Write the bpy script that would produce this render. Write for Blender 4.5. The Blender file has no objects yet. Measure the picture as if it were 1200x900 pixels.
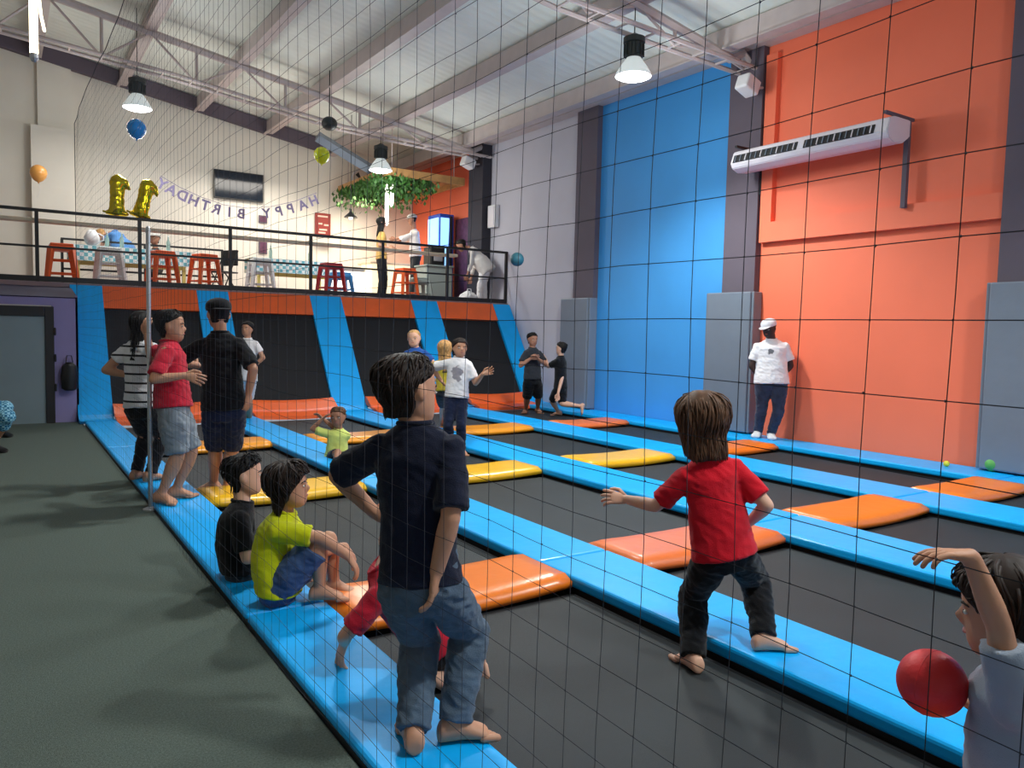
import bpy, bmesh, math, random
from mathutils import Vector, Matrix, noise
random.seed(7)
C = bpy.context.scene.collection
scene = bpy.context.scene
PI = math.pi

# ---------------------------------------------------------------- camera
F = 899.0
def _n(v): return v.normalized()
_A = _n(Vector((-600, -75, F)))
_B = Vector((1350, -30, F)); _B = _n(_B - _A * _B.dot(_A))
_U = _B.cross(_A)
if _U.y > 0: _U = -_U
RM = Matrix((_B, _A, _U))                 # world = RM @ (x right, y down, z forward)
EYE = Vector((0, 0, 1.5))
def cv(x, up, z): return RM @ Vector((x, -up, z))        # direction: right, up, away
def at(px, py, d): return EYE + RM @ Vector(((px-600)/F*d, (py-450)/F*d, d))
def ray(px, py): return RM @ Vector((px-600, py-450, F))
def onZ(px, py, z=0.0):
    r = ray(px, py); return EYE + r * ((z-EYE.z)/r.z)
def onY(px, py, y):
    r = ray(px, py); return EYE + r * (y/r.y)
def onX(px, py, x):
    r = ray(px, py); return EYE + r * (x/r.x)
def depth(p): return (RM.transposed() @ (p-EYE)).z
cam = bpy.data.cameras.new('camera'); camo = bpy.data.objects.new('camera', cam); C.objects.link(camo)
cam.sensor_width = 36; cam.lens = 36*F/1200; cam.clip_start = 0.05; cam.clip_end = 200
X3 = RM @ Vector((1, 0, 0)); Y3 = -(RM @ Vector((0, 1, 0))); Z3 = -(RM @ Vector((0, 0, 1)))
camo.matrix_world = Matrix(((X3.x, Y3.x, Z3.x, 0), (X3.y, Y3.y, Z3.y, 0), (X3.z, Y3.z, Z3.z, 1.5), (0, 0, 0, 1)))
scene.camera = camo

# ---------------------------------------------------------------- world, exposure, lamps
w = bpy.data.worlds.new('world'); scene.world = w; w.use_nodes = True
w.node_tree.nodes['Background'].inputs[0].default_value = (0.8, 0.9, 1.0, 1)
w.node_tree.nodes['Background'].inputs[1].default_value = 0.25
scene.view_settings.view_transform = 'Standard'; scene.view_settings.look = 'None'
scene.view_settings.exposure = 0.75; scene.view_settings.gamma = 1.0
scene.view_settings.use_curve_mapping = False
LAMPS = [tuple(onY(742, 90, 8.15)), tuple(onY(161, 127, 15.85)), tuple(onY(446, 200, 15.85)), (3.3, 6.9, 5.2), (3.1, 0.3, 5.2), (7.1, 0.6, 5.2)]
LAMP_POWER = [860, 140, 150, 560, 600, 640]
def lamp_light(name, loc, power, r=0.2, col=(0.95, 1.0, 0.97), angle=144, blend=0.6):
    l = bpy.data.lights.new(name, 'SPOT'); l.energy = power; l.color = col; l.shadow_soft_size = r
    l.spot_size = math.radians(angle); l.spot_blend = blend
    o = bpy.data.objects.new(name, l); C.objects.link(o); o.location = loc
    return o

# ---------------------------------------------------------------- materials
def lin(c):
    c = c/255.0
    return c/12.92 if c <= 0.04045 else ((c+0.055)/1.055)**2.4
def rgb(r, g, b): return (lin(r), lin(g), lin(b), 1)
MATS = {}
def mat(name, col, rough=0.6, metal=0.0, spec=0.5, bump=0.0, bscale=40.0, var=0.0, vscale=6.0, coat=0.0, emit=None, estr=0.0, sss=0.0, sheen=0.0, alpha=1.0, trans=0.0):
    if name in MATS: return MATS[name]
    m = bpy.data.materials.new(name); m.use_nodes = True
    nt = m.node_tree; b = nt.nodes['Principled BSDF']
    b.inputs['Base Color'].default_value = col; b.inputs['Roughness'].default_value = rough
    b.inputs['Metallic'].default_value = metal; b.inputs['Specular IOR Level'].default_value = spec
    b.inputs['Coat Weight'].default_value = coat; b.inputs['Coat Roughness'].default_value = 0.15
    b.inputs['Sheen Weight'].default_value = sheen
    b.inputs['Alpha'].default_value = alpha; b.inputs['Transmission Weight'].default_value = trans
    if sss: b.inputs['Subsurface Weight'].default_value = sss; b.inputs['Subsurface Radius'].default_value = (0.02, 0.008, 0.004)
    if emit: b.inputs['Emission Color'].default_value = emit; b.inputs['Emission Strength'].default_value = estr
    tc = nt.nodes.new('ShaderNodeTexCoord')
    if var:
        n = nt.nodes.new('ShaderNodeTexNoise'); n.inputs['Scale'].default_value = vscale; n.inputs['Detail'].default_value = 6
        nt.links.new(tc.outputs['Object'], n.inputs['Vector'])
        mr = nt.nodes.new('ShaderNodeMapRange'); mr.inputs[1].default_value = 0.3; mr.inputs[2].default_value = 0.7
        mr.inputs[3].default_value = 1-var; mr.inputs[4].default_value = 1+var
        nt.links.new(n.outputs[0], mr.inputs[0])
        mx = nt.nodes.new('ShaderNodeVectorMath'); mx.operation = 'SCALE'; mx.inputs[0].default_value = col[:3]
        nt.links.new(mr.outputs[0], mx.inputs['Scale']); nt.links.new(mx.outputs[0], b.inputs['Base Color'])
    if bump:
        n2 = nt.nodes.new('ShaderNodeTexNoise'); n2.inputs['Scale'].default_value = bscale; n2.inputs['Detail'].default_value = 4
        nt.links.new(tc.outputs['Object'], n2.inputs['Vector'])
        bp = nt.nodes.new('ShaderNodeBump'); bp.inputs['Strength'].default_value = bump; bp.inputs['Distance'].default_value = 0.02
        nt.links.new(n2.outputs[0], bp.inputs['Height']); nt.links.new(bp.outputs[0], b.inputs['Normal'])
    MATS[name] = m
    return m
M = dict(
    carpet=mat('carpet', rgb(98, 108, 101), 0.95, bump=0.5, bscale=260, var=0.28, vscale=120, spec=0.1),
    white_wall=mat('white_wall_paint', rgb(232, 226, 214), 0.85, bump=0.05, bscale=20, var=0.03, vscale=1.5),
    lilac_lit_wall=mat('white_wall_lilac_cast', rgb(196, 194, 206), 0.8, bump=0.05, bscale=20, var=0.04, vscale=1.2),  # white wall with the lavender cast of the lamplight in its colour
    purple_wall=mat('purple_wall_paint', rgb(142, 132, 178), 0.8, bump=0.05, var=0.05, vscale=2),
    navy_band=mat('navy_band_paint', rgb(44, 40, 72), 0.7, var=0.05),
    blue_wall=mat('blue_wall_paint', rgb(66, 156, 226), 0.62, bump=0.05, bscale=15, var=0.04, vscale=1.0),
    orange_wall=mat('orange_wall_paint', rgb(250, 122, 88), 0.62, bump=0.05, bscale=15, var=0.04, vscale=1.0),
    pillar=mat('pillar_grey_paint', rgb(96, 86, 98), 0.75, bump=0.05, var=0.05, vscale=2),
    pillar_dark=mat('pillar_dark_paint', rgb(52, 50, 60), 0.75),
    pad_grey=mat('grey_vinyl', rgb(118, 128, 142), 0.45, bump=0.12, bscale=9, var=0.04, vscale=3),
    roof=mat('roof_sheet', rgb(232, 236, 228), 0.6, bump=0.05, var=0.06, vscale=1.5),
    steel=mat('painted_roof_steel', rgb(196, 182, 180), 0.5, var=0.06, vscale=4),
    blue_pad=mat('blue_vinyl', rgb(0, 176, 255), 0.42, spec=0.3, bump=0.25, bscale=7, var=0.05, vscale=3, coat=0.08),
    blue_side_shade=mat('blue_vinyl_shaded_side', rgb(8, 70, 140), 0.45, bump=0.1, bscale=9),  # blue vinyl with the side shading put into a darker colour
    orange_pad=mat('orange_vinyl', rgb(248, 128, 30), 0.33, bump=0.25, bscale=7, var=0.05, vscale=3, coat=0.25),
    orange_pad_lit=mat('orange_vinyl_lit', rgb(240, 118, 52), 0.4, bump=0.25, bscale=7, var=0.05, vscale=3, coat=0.15),  # orange vinyl with the salmon tint of the lights mixed in
    yellow_pad=mat('yellow_vinyl', rgb(250, 190, 28), 0.35, bump=0.25, bscale=7, var=0.05, vscale=3, coat=0.2),
    amber_pad=mat('amber_vinyl', rgb(248, 158, 30), 0.35, bump=0.25, bscale=7, var=0.05, vscale=3, coat=0.2),
    rust_pad=mat('deep_orange_vinyl', rgb(248, 100, 30), 0.4, bump=0.3, bscale=6, var=0.06, vscale=3, coat=0.2),
    bed=mat('trampoline_mesh', rgb(46, 50, 53), 0.6, bump=0.3, bscale=400, var=0.14, vscale=2.2, spec=0.35),
    wall_bed=mat('wall_trampoline_mesh', rgb(19, 19, 24), 0.8, bump=0.2, bscale=200),
    black_frame=mat('black_frame', rgb(24, 24, 28), 0.6),
    skirt=mat('black_skirt', rgb(20, 20, 24), 0.8),
    rail=mat('black_rail_paint', rgb(26, 24, 26), 0.45),
    white_plastic=mat('white_plastic', rgb(228, 226, 228), 0.4),
    ac_white=mat('air_conditioner_white', rgb(226, 220, 228), 0.4),
    dark_slot=mat('dark_slot', rgb(22, 20, 24), 0.6),
    net=mat('black_net_cord', rgb(50, 52, 62), 0.8),
    door_grey=mat('grey_door_paint', rgb(124, 140, 146), 0.45, var=0.05, vscale=2),
    door_frame=mat('black_door_frame', rgb(30, 28, 32), 0.5),
    slab=mat('slab_edge', rgb(150, 128, 132), 0.8),
    ledge_wood=mat('pale_ledge_wood', rgb(226, 206, 176), 0.5, var=0.1, vscale=8),
    wood=mat('canopy_wood', rgb(186, 138, 84), 0.6, var=0.2, vscale=6),
    stool_orange=mat('orange_plastic', rgb(228, 96, 44), 0.35),
    stool_red=mat('red_plastic', rgb(176, 40, 48), 0.35),
    stool_white=mat('white_stool_plastic', rgb(226, 226, 226), 0.35),
    stool_blue=mat('blue_plastic', rgb(60, 140, 200), 0.35),
    gold=mat('gold_foil', rgb(214, 190, 30), 0.16, metal=0.9),
    aluminium=mat('brushed_aluminium', rgb(190, 192, 196), 0.35, metal=0.8),
    lens=mat('lamp_lens', (1, 1, 1, 1), 0.5, emit=(1, 0.99, 0.96, 1), estr=6),
    lens_dim=mat('dim_lamp_lens', (1, 1, 1, 1), 0.5, emit=(1, 0.95, 0.85, 1), estr=2.5),
    tube=mat('lamp_tube_glow', (1, 1, 1, 1), 0.5, emit=(1, 0.86, 0.55, 1), estr=3.0),
    reflector=mat('lamp_reflector', rgb(214, 220, 222), 0.35, emit=(0.9, 1, 0.97, 1), estr=0.22),
    lamp_body=mat('lamp_housing', rgb(36, 44, 44), 0.5),
    tv=mat('tv_screen', rgb(24, 32, 44), 0.12), tv_frame=mat('tv_frame', rgb(16, 16, 18), 0.3),
    leaf=mat('ivy_leaf', rgb(58, 104, 40), 0.6, var=0.3, vscale=14),
    fridge_side=mat('fridge_blue', rgb(30, 80, 190), 0.35),
    fridge_glow=mat('fridge_lit_door', rgb(150, 190, 240), 0.3, emit=rgb(120, 170, 245), estr=1.3),
    poster_red=mat('poster_red', rgb(140, 44, 36), 0.6), poster_ink=mat('poster_ink', rgb(232, 190, 176), 0.6),
    menu=mat('menu_board', rgb(96, 52, 78), 0.6, var=0.35, vscale=9),
    lilac_card=mat('lilac_card', rgb(134, 122, 158), 0.7),
    grey_counter=mat('grey_counter', rgb(150, 160, 156), 0.5),
    bar_front=mat('backlit_bar_front', rgb(255, 240, 205), 0.5, emit=rgb(255, 236, 190), estr=0.55),
    bar_glow=mat('lit_display', rgb(255, 250, 240), 0.5, emit=rgb(255, 250, 238), estr=1.0),
    table_yellow=mat('yellow_table_edge', rgb(222, 206, 120), 0.5),
    black_plastic=mat('black_plastic', rgb(20, 20, 22), 0.4),
    glass_green=mat('glass_bottle', rgb(190, 220, 214), 0.1, trans=0.6),
    ball_red=mat('red_rubber', rgb(212, 38, 42), 0.5, bump=0.1, bscale=90),
    ball_green=mat('green_rubber', rgb(96, 172, 84), 0.5), ball_teal=mat('teal_rubber', rgb(44, 100, 116), 0.5),
    ball_yellow=mat('yellow_rubber', rgb(232, 220, 60), 0.5),
    balloon_blue=mat('blue_latex', rgb(0, 150, 240), 0.2, coat=0.4), balloon_orange=mat('orange_latex', rgb(236, 166, 84), 0.2, coat=0.4),
    balloon_lime=mat('lime_latex', rgb(206, 214, 0), 0.25, coat=0.4),
)
def brick_like(name, c1, c2, scale):
    m = bpy.data.materials.new(name); m.use_nodes = True; nt = m.node_tree; b = nt.nodes['Principled BSDF']
    tc = nt.nodes.new('ShaderNodeTexCoord'); ck = nt.nodes.new('ShaderNodeTexChecker')
    ck.inputs['Scale'].default_value = scale; ck.inputs['Color1'].default_value = c1; ck.inputs['Color2'].default_value = c2
    nt.links.new(tc.outputs['Object'], ck.inputs['Vector']); nt.links.new(ck.outputs[0], b.inputs['Base Color'])
    b.inputs['Roughness'].default_value = 0.8
    return m
M['check'] = brick_like('blue_checked_cloth', rgb(120, 190, 205), rgb(240, 244, 244), 14)
M['plaid'] = brick_like('plaid_cotton', rgb(28, 110, 150), rgb(150, 205, 225), 38)

# ---------------------------------------------------------------- mesh helpers
def new_mesh(name, bm, m, parent=None, smooth=False, origin=None, kind=None):
    me = bpy.data.meshes.new(name)
    if origin is not None: bmesh.ops.translate(bm, verts=bm.verts, vec=-Vector(origin))
    bmesh.ops.recalc_face_normals(bm, faces=bm.faces)
    bm.to_mesh(me); bm.free()
    if smooth:
        for p in me.polygons: p.use_smooth = True
    ms = m if isinstance(m, (list, tuple)) else [m]
    for x in ms: me.materials.append(x)
    o = bpy.data.objects.new(name, me); C.objects.link(o)
    if parent is not None:
        o.parent = parent
    elif origin is not None: o.location = origin
    if kind: o['kind'] = kind
    return o
def thing(name, label, cat, loc=(0, 0, 0), group=None, rotz=0):
    o = bpy.data.objects.new(name, None); C.objects.link(o); o.location = loc; o.rotation_euler = (0, 0, rotz)
    o.empty_display_size = 0.1
    return tag(o, label, cat, group)
def tag(o, label, cat, group=None):
    o['label'] = label; o['category'] = cat
    if group: o['group'] = group
    return o
def struct(name, bm, m, parent=None):
    o = new_mesh(name, bm, m, parent)
    if parent is None: o['kind'] = 'structure'
    return o
def B(): return bmesh.new()
def box(bm, lo, hi, bevel=0.0, mi=0, seg=2, mtx=None):
    lo = Vector(lo); hi = Vector(hi); c = (lo+hi)/2; s = hi-lo
    r = bmesh.ops.create_cube(bm, size=1.0); vs = r['verts']
    bmesh.ops.scale(bm, vec=s, verts=vs); bmesh.ops.translate(bm, vec=c, verts=vs)
    fs = set(f for v in vs for f in v.link_faces)
    if bevel > 0:
        es = list(set(e for v in vs for e in v.link_edges))
        rr = bmesh.ops.bevel(bm, geom=es, offset=bevel, segments=seg, affect='EDGES', profile=0.5)
        fs = set(rr['faces']) | set(f for f in fs if f.is_valid)
        vs = list(set(v for f in fs for v in f.verts))
    for f in fs: f.material_index = mi
    if mtx is not None: bmesh.ops.transform(bm, matrix=mtx, verts=vs)
    return vs
def frame_for(d):
    d = d.normalized(); a = Vector((0, 0, 1)) if abs(d.z) < 0.9 else Vector((1, 0, 0))
    u = a.cross(d).normalized(); return u, d.cross(u)
def loft(bm, rings, n=16, mi=0, caps=True, power=1.0):
    """rings: (centre, side vector, front vector)"""
    vr = []
    for c, ax, ay in rings:
        row = []
        for i in range(n):
            t = 2*PI*i/n; cs, sn = math.cos(t), math.sin(t)
            if power != 1.0:
                cs = math.copysign(abs(cs)**power, cs); sn = math.copysign(abs(sn)**power, sn)
            row.append(bm.verts.new(c + ax*cs + ay*sn))
        vr.append(row)
    for a, b in zip(vr, vr[1:]):
        for i in range(n):
            f = bm.faces.new((a[i], a[(i+1) % n], b[(i+1) % n], b[i])); f.material_index = mi
    if caps:
        for row, (c, _, _) in ((vr[0], rings[0]), (vr[-1], rings[-1])):
            cvx = bm.verts.new(c)
            for i in range(n):
                f = bm.faces.new((row[i], row[(i+1) % n], cvx)); f.material_index = mi
def tube(bm, pts, rads, n=8, mi=0, round_ends=True, flat=1.0, side=None):
    pts = [Vector(p) for p in pts]
    if not isinstance(rads, (list, tuple)): rads = [rads]*len(pts)
    rings = []; u = None
    for i, p in enumerate(pts):
        d = (pts[min(i+1, len(pts)-1)] - pts[max(i-1, 0)])
        if d.length < 1e-7: d = Vector((0, 0, 1))
        d.normalize()
        if u is None:
            u = side - d*side.dot(d) if side is not None else frame_for(d)[0]
        u = (u - d*u.dot(d))
        if u.length < 1e-6: u = frame_for(d)[0]
        u.normalize(); v = d.cross(u)
        r = rads[i]
        if round_ends and i == 0:
            for k in (0.25, 0.7): rings.append((p - d*r*(math.sqrt(1-k*k)), u*r*k, v*r*k*flat))
        rings.append((p, u*r, v*r*flat))
        if round_ends and i == len(pts)-1:
            for k in (0.7, 0.25): rings.append((p + d*r*(math.sqrt(1-k*k)), u*r*k, v*r*k*flat))
    loft(bm, rings, n, mi)
def ball(bm, c, r, n=12, mi=0, ax=None):
    """ellipsoid; r = float or (rx, ry, rz) along ax = (x, y, z) unit vectors"""
    if not isinstance(r, (list, tuple)): r = (r, r, r)
    if ax is None: ax = (Vector((1, 0, 0)), Vector((0, 1, 0)), Vector((0, 0, 1)))
    rings = []
    k = max(5, n//2)
    for i in range(1, k):
        t = PI*i/k; rings.append((Vector(c) - ax[2]*r[2]*math.cos(t), ax[0]*r[0]*math.sin(t), ax[1]*r[1]*math.sin(t)))
    first = (Vector(c) - ax[2]*r[2]*0.995, ax[0]*r[0]*0.05, ax[1]*r[1]*0.05); last = (Vector(c) + ax[2]*r[2]*0.995, ax[0]*r[0]*0.05, ax[1]*r[1]*0.05)
    loft(bm, [first]+rings+[last], n, mi)
def lathe(bm, c, prof, n=24, mi=0, caps=True):
    loft(bm, [(Vector(c)+Vector((0, 0, z)), Vector((r, 0, 0)), Vector((0, r, 0))) for r, z in prof], n, mi, caps)
def quad(bm, pts, mi=0):
    f = bm.faces.new([bm.verts.new(p) for p in pts]); f.material_index = mi; return f
def slab(bm, pts, t, mi=0):
    """prism: polygon pts pushed by vector t"""
    a = [bm.verts.new(Vector(p)) for p in pts]; b = [bm.verts.new(Vector(p)+Vector(t)) for p in pts]
    n = len(pts); fs = [bm.faces.new(a), bm.faces.new(b[::-1])]
    for i in range(n): fs.append(bm.faces.new((a[i], a[(i+1) % n], b[(i+1) % n], b[i])))
    for f in fs: f.material_index = mi
    return a+b
def remeshed(name, bm, voxel, m, parent, origin, smooth_it=4, wrinkle=None, extra=None, factor=0.5):
    me = bpy.data.meshes.new(name+'_src'); bmesh.ops.translate(bm, verts=bm.verts, vec=-Vector(origin))
    bmesh.ops.recalc_face_normals(bm, faces=bm.faces); bm.to_mesh(me); bm.free()
    o = bpy.data.objects.new(name, me); C.objects.link(o)
    md = o.modifiers.new('r', 'REMESH'); md.mode = 'VOXEL'; md.voxel_size = voxel; md.use_smooth_shade = True
    if smooth_it:
        ms = o.modifiers.new('s', 'SMOOTH'); ms.iterations = smooth_it; ms.factor = factor
    dg = bpy.context.evaluated_depsgraph_get()
    me2 = bpy.data.meshes.new_from_object(o.evaluated_get(dg))
    o.modifiers.clear(); o.data = me2; bpy.data.meshes.remove(me)
    me2.name = name
    if wrinkle:
        amp, fr, org = wrinkle
        nrm = [v.normal.copy() for v in me2.vertices]
        for v, n_ in zip(me2.vertices, nrm):
            q = v.co
            a = noise.noise(Vector((q.x*fr, q.y*fr, q.z*fr*1.5)) + org)
            b_ = 1-abs(noise.noise(Vector((q.x*fr*1.7+q.z*fr*1.3, q.y*fr*1.7-q.z*fr*0.6, q.z*fr*2.2)) + org*2))*2
            v.co = q + n_*amp*(0.7*a + 0.6*b_ - 0.3)
    if extra is not None:
        b2 = bmesh.new(); b2.from_mesh(me2); bmesh.ops.translate(extra, verts=extra.verts, vec=-Vector(origin))
        bmesh.ops.recalc_face_normals(extra, faces=extra.faces)
        tmp = bpy.data.meshes.new('t'); extra.to_mesh(tmp); extra.free(); b2.from_mesh(tmp); bpy.data.meshes.remove(tmp)
        b2.to_mesh(me2); b2.free()
    for p in me2.polygons: p.use_smooth = True
    me2.materials.clear(); me2.materials.append(m)
    if parent is not None: o.parent = parent
    else: o.location = origin
    return o

def add_ribs(m, scale, strength):
    nt = m.node_tree; b = nt.nodes['Principled BSDF']; tc = nt.nodes.new('ShaderNodeTexCoord')
    wv = nt.nodes.new('ShaderNodeTexWave'); wv.bands_direction = 'Y'; wv.inputs['Scale'].default_value = scale
    nt.links.new(tc.outputs['Object'], wv.inputs['Vector']); bp = nt.nodes.new('ShaderNodeBump'); bp.inputs['Strength'].default_value = strength; bp.inputs['Distance'].default_value = 0.03
    nt.links.new(wv.outputs[0], bp.inputs['Height']); nt.links.new(bp.outputs[0], b.inputs['Normal'])
add_ribs(M['roof'], 1.6, 0.35)
# ================================================================ THE SETTING
WX = 9.8           # right wall plane
bm = B(); box(bm, (-4.5, -4, -0.3), (1.03, 13.6, -0.05)); struct('floor', bm, M['carpet'])
bm = B(); box(bm, (1.03, -4, -1.2), (WX+0.3, 15.2, -0.9)); struct('floor_pit', bm, M['skirt'])
bm = B(); box(bm, (-4.8, -4.3, -0.3), (-4.5, 20.2, 9.0)); struct('wall_left', bm, M['white_wall'])
bm = B(); box(bm, (-4.8, -4.3, -1.2), (WX+0.3, -4.0, 9.0)); struct('wall_front', bm, M['white_wall'])
bm = B(); box(bm, (-4.8, 20.0, -0.3), (WX+0.3, 20.3, 9.0)); struct('wall_back', bm, M['white_wall'])
# right wall in coloured bays
for nm, y0, y1, m in (('wall_right', 12.3, 15.9, 'lilac_lit_wall'), ('wall_right_blue', 8.4, 11.8, 'blue_wall')):
    bm = B(); box(bm, (WX, y0, -1.2), (WX+0.3, y1, 6.1)); struct(nm, bm, M[m])
bm = B(); box(bm, (WX, 4.3, -1.2), (WX+0.3, 7.9, 6.1)); box(bm, (WX-0.09, 4.37, 2.95), (WX+0.02, 7.82, 3.25))
box(bm, (WX-0.09, 7.62, 3.25), (WX+0.02, 7.82, 5.75))
struct('wall_right_orange', bm, M['orange_wall'])
bm = B(); box(bm, (WX, 15.9, -0.3), (WX+0.3, 20.0, 6.1)); struct('wall_right_mezzanine', bm, M['orange_wall'])
bm = B(); box(bm, (WX, -4, -1.2), (WX+0.3, 3.8, 6.1)); struct('wall_right_near', bm, M['blue_wall'])
for k, (y0, y1) in enumerate(((11.72, 12.35), (7.85, 8.48), (3.72, 4.37), (15.75, 16.4))):
    bm = B(); box(bm, (WX-(0.12 if k < 3 else 0.25), y0, -0.9), (WX+0.2, y1, 6.0)); struct('trim_pillar', bm, M['pillar'] if k < 3 else M['pillar_dark'])
PADNAMES = ['between the lilac-lit wall and the blue wall', 'between the blue wall and the orange wall', 'at the right end of the orange wall']
for k, (y0, y1) in enumerate(((11.75, 12.6), (7.82, 8.68), (3.6, 4.4))):
    t = thing('pillar_pad', 'tall grey vinyl pad wrapped round the pillar ' + PADNAMES[k], 'wall pad', (WX-0.2, (y0+y1)/2, 0), 'grey pillar pads')
    bm = B(); box(bm, (-0.03, -(y1-y0)/2, 0.02), (0.075, (y1-y0)/2, 2.2), 0.02); new_mesh('front_panel', bm, M['pad_grey'], t)
    bm = B(); box(bm, (0.0, (y1-y0)/2+0.001, 0.02), (0.19, (y1-y0)/2+0.045, 2.2), 0.012); new_mesh('side_panel', bm, M['pad_grey'], t)
    bm = B(); box(bm, (0.0, -(y1-y0)/2-0.045, 0.02), (0.19, -(y1-y0)/2-0.001, 2.2), 0.012); new_mesh('side_panel', bm, M['pad_grey'], t)

# roof: sloping sheets with purlins along the hall
def zroof(x): return 5.98 + 0.165*(WX-x)
xs = [WX+0.3, 9.1, 7.4, 5.7, 4.05, 2.4, 0.75, -0.9, -2.6, -4.8]
bm = B()
slab(bm, [(WX+0.3, -4.3, zroof(WX+0.3)), (-4.8, -4.3, zroof(-4.8)), (-4.8, 20.3, zroof(-4.8)), (WX+0.3, 20.3, zroof(WX+0.3))], (0, 0, 0.2))
ceil = struct('ceiling', bm, M['roof'])
for k in range(72):   # ribs of the sheet metal run down the slope
    pass
for x in xs[1:-1]:
    bm = B(); z = zroof(x)
    box(bm, (x-0.05, -4, z-0.32), (x+0.05, 20, z-0.02)); box(bm, (x-0.1, -4, z-0.335), (x+0.1, 20, z-0.31))
    struct('trim_purlin', bm, M['steel'])
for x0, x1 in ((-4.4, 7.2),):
    bm = B(); slab(bm, [(x0, 19.8, zroof(x0)-.02), (x1, 19.8, zroof(x1)-.02), (x1, 19.8, zroof(x1)-.34), (x0, 19.8, zroof(x0)-.34)], (0, .15, 0)); struct('trim_shade_strip', bm, M['pillar'])  # added dark strip standing in for the shade under the roof
# eaves gutter of the roof over the right wall
bm = B(); box(bm, (WX-0.25, -4, 5.9), (WX+0.1, 20, 5.98)); struct('trim_eaves', bm, M['steel'])
def zlow(x):
    P = [(9.7, 5.6), (8.1, 5.64), (6.1, 5.72), (4.3, 5.93), (2.75, 6.13), (1.35, 6.25), (0.1, 6.37), (-4.5, 6.9)]
    for (a, za), (b, zb) in zip(P, P[1:]):
        if x >= b: return zb + (za-zb)*(x-b)/(a-b)
    return 6.9
for ti, Y in enumerate((15.85, 8.15, 0.4)):
    t = thing('roof_truss', ['pale steel lattice roof truss over the party mezzanine', 'pale steel lattice roof truss ending on the pillar between blue and orange walls', 'pale steel lattice roof truss above the near end of the hall'][ti], 'roof truss', (WX, Y, 5.6), 'roof trusses')
    o3 = Vector((WX, Y, 5.6))
    for dy in (-0.16, 0.16):
        bm = B(); tube(bm, [Vector((x, Y+dy, zlow(x)))-o3 for x in (9.72, 8.1, 6.1, 4.3, 2.75, 1.35, 0.1, -4.4)], 0.035, 6); new_mesh('bottom_chord', bm, M['steel'], t)
    bm = B()
    for i in range(28): x = 9.6-i*0.5; box(bm, Vector((x-0.015, Y-0.16, zlow(x)-0.012))-o3, Vector((x+0.015, Y+0.16, zlow(x)+0.012))-o3)
    new_mesh('tie_rungs', bm, M['steel'], t, kind='stuff')
    bm = B(); ch = [Vector((x, Y, zroof(x)-0.36)) for x in (9.3, 7.4, 5.7, 4.05, 2.4, 0.75, -0.9, -4.4)]
    tube(bm, [p-o3 for p in [Vector((9.72, Y, 5.72)), Vector((9.55, Y, 5.83))]+ch], 0.07, 6); new_mesh('top_chord', bm, M['steel'], t)
    nx = [9.6, 8.9, 8.1, 7.4, 6.5, 5.7, 4.9, 4.05, 3.2, 2.4, 1.6, 0.75, 0.0, -0.9, -1.8, -2.6]
    for i, x in enumerate(nx):
        zt = min(zroof(x)-0.36, 5.83 + max(0, 9.55-x)*1.2)
        a = Vector((x, Y, zlow(x))); b = Vector((x, Y, zt))
        if i % 2 == 0: bm = B(); tube(bm, [a-o3, b-o3], 0.03, 6, round_ends=False); new_mesh('web_post', bm, M['steel'], t)
        if i+1 < len(nx):
            x2 = nx[i+1]; zt2 = zroof(x2)-0.36; z2 = zlow(x2)
            bm = B()
            tube(bm, [a-o3, Vector((x2, Y, zt2))-o3] if i % 2 == 0 else [Vector((x, Y, zt))-o3, Vector((x2, Y, z2))-o3], 0.022, 6, round_ends=False)
            new_mesh('web_diagonal', bm, M['steel'], t)

# ================================================================ TRAMPOLINE FIELD
RUN = [(1.04, 1.47), (2.92, 3.5), (5.0, 5.67), (7.08, 7.76), (9.12, 9.78)]
RUNL = ['bright blue padded runner beside the grey carpet, where the two boys sit',
        'long blue padded runner under the foot of the red shirted child',
        'long cyan blue padded runner behind the girl in the white T-shirt',
        'blue padded runner one bay in from the coloured wall',
        'blue padded runner along the foot of the blue and orange wall']
SEAMS = [-2.3, 0.85, 4.0, 7.15, 10.3, 13.15]
for k, (x0, x1) in enumerate(RUN):
    t = thing('padded_runner', RUNL[k], 'floor pad', ((x0+x1)/2, 0, 0), 'blue padded runners')
    for y0, y1 in zip(SEAMS, SEAMS[1:]):
        bm = B(); hw = (x1-x0)/2
        vs = box(bm, (-hw, y0+0.006, -0.075), (hw, y1-0.006, 0.0), 0.022, seg=3)
        new_mesh('pad_section', bm, M['blue_pad'], t, smooth=False)
    # steel edge and black skirt below
    bm = B(); box(bm, (-hw+0.03, -2.3, -0.9), (hw-0.03, 13.15, -0.076)); new_mesh('frame_box', bm, M['skirt'], t)
    if k < 4:
        bm = B(); box(bm, (-hw-0.05, -2.3, -0.15), (-hw+0.029, 13.1, -0.125)) if k else box(bm, (-hw-0.004, -2.3, -0.12), (-hw+0.029, 13.1, -0.03))
        new_mesh('steel_edge', bm, M['black_frame'], t)
CROSS = [0.8, 3.955, 7.15, 10.25]
COL = ['first bay from the carpet', 'second bay from the carpet', 'third bay from the carpet', 'bay beside the blue and orange wall']
ROWN = ['nearest row', 'second row', 'third row', 'farthest row']
CM = [['orange_pad']*4, ['orange_pad', 'orange_pad_lit', 'orange_pad', 'orange_pad'], ['yellow_pad', 'yellow_pad', 'yellow_pad', 'orange_pad'], ['amber_pad', 'amber_pad', 'amber_pad', 'orange_pad_lit']]
WORD = {'orange_pad': 'orange', 'orange_pad_lit': 'salmon-lit orange', 'yellow_pad': 'yellow', 'amber_pad': 'amber orange'}
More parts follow.
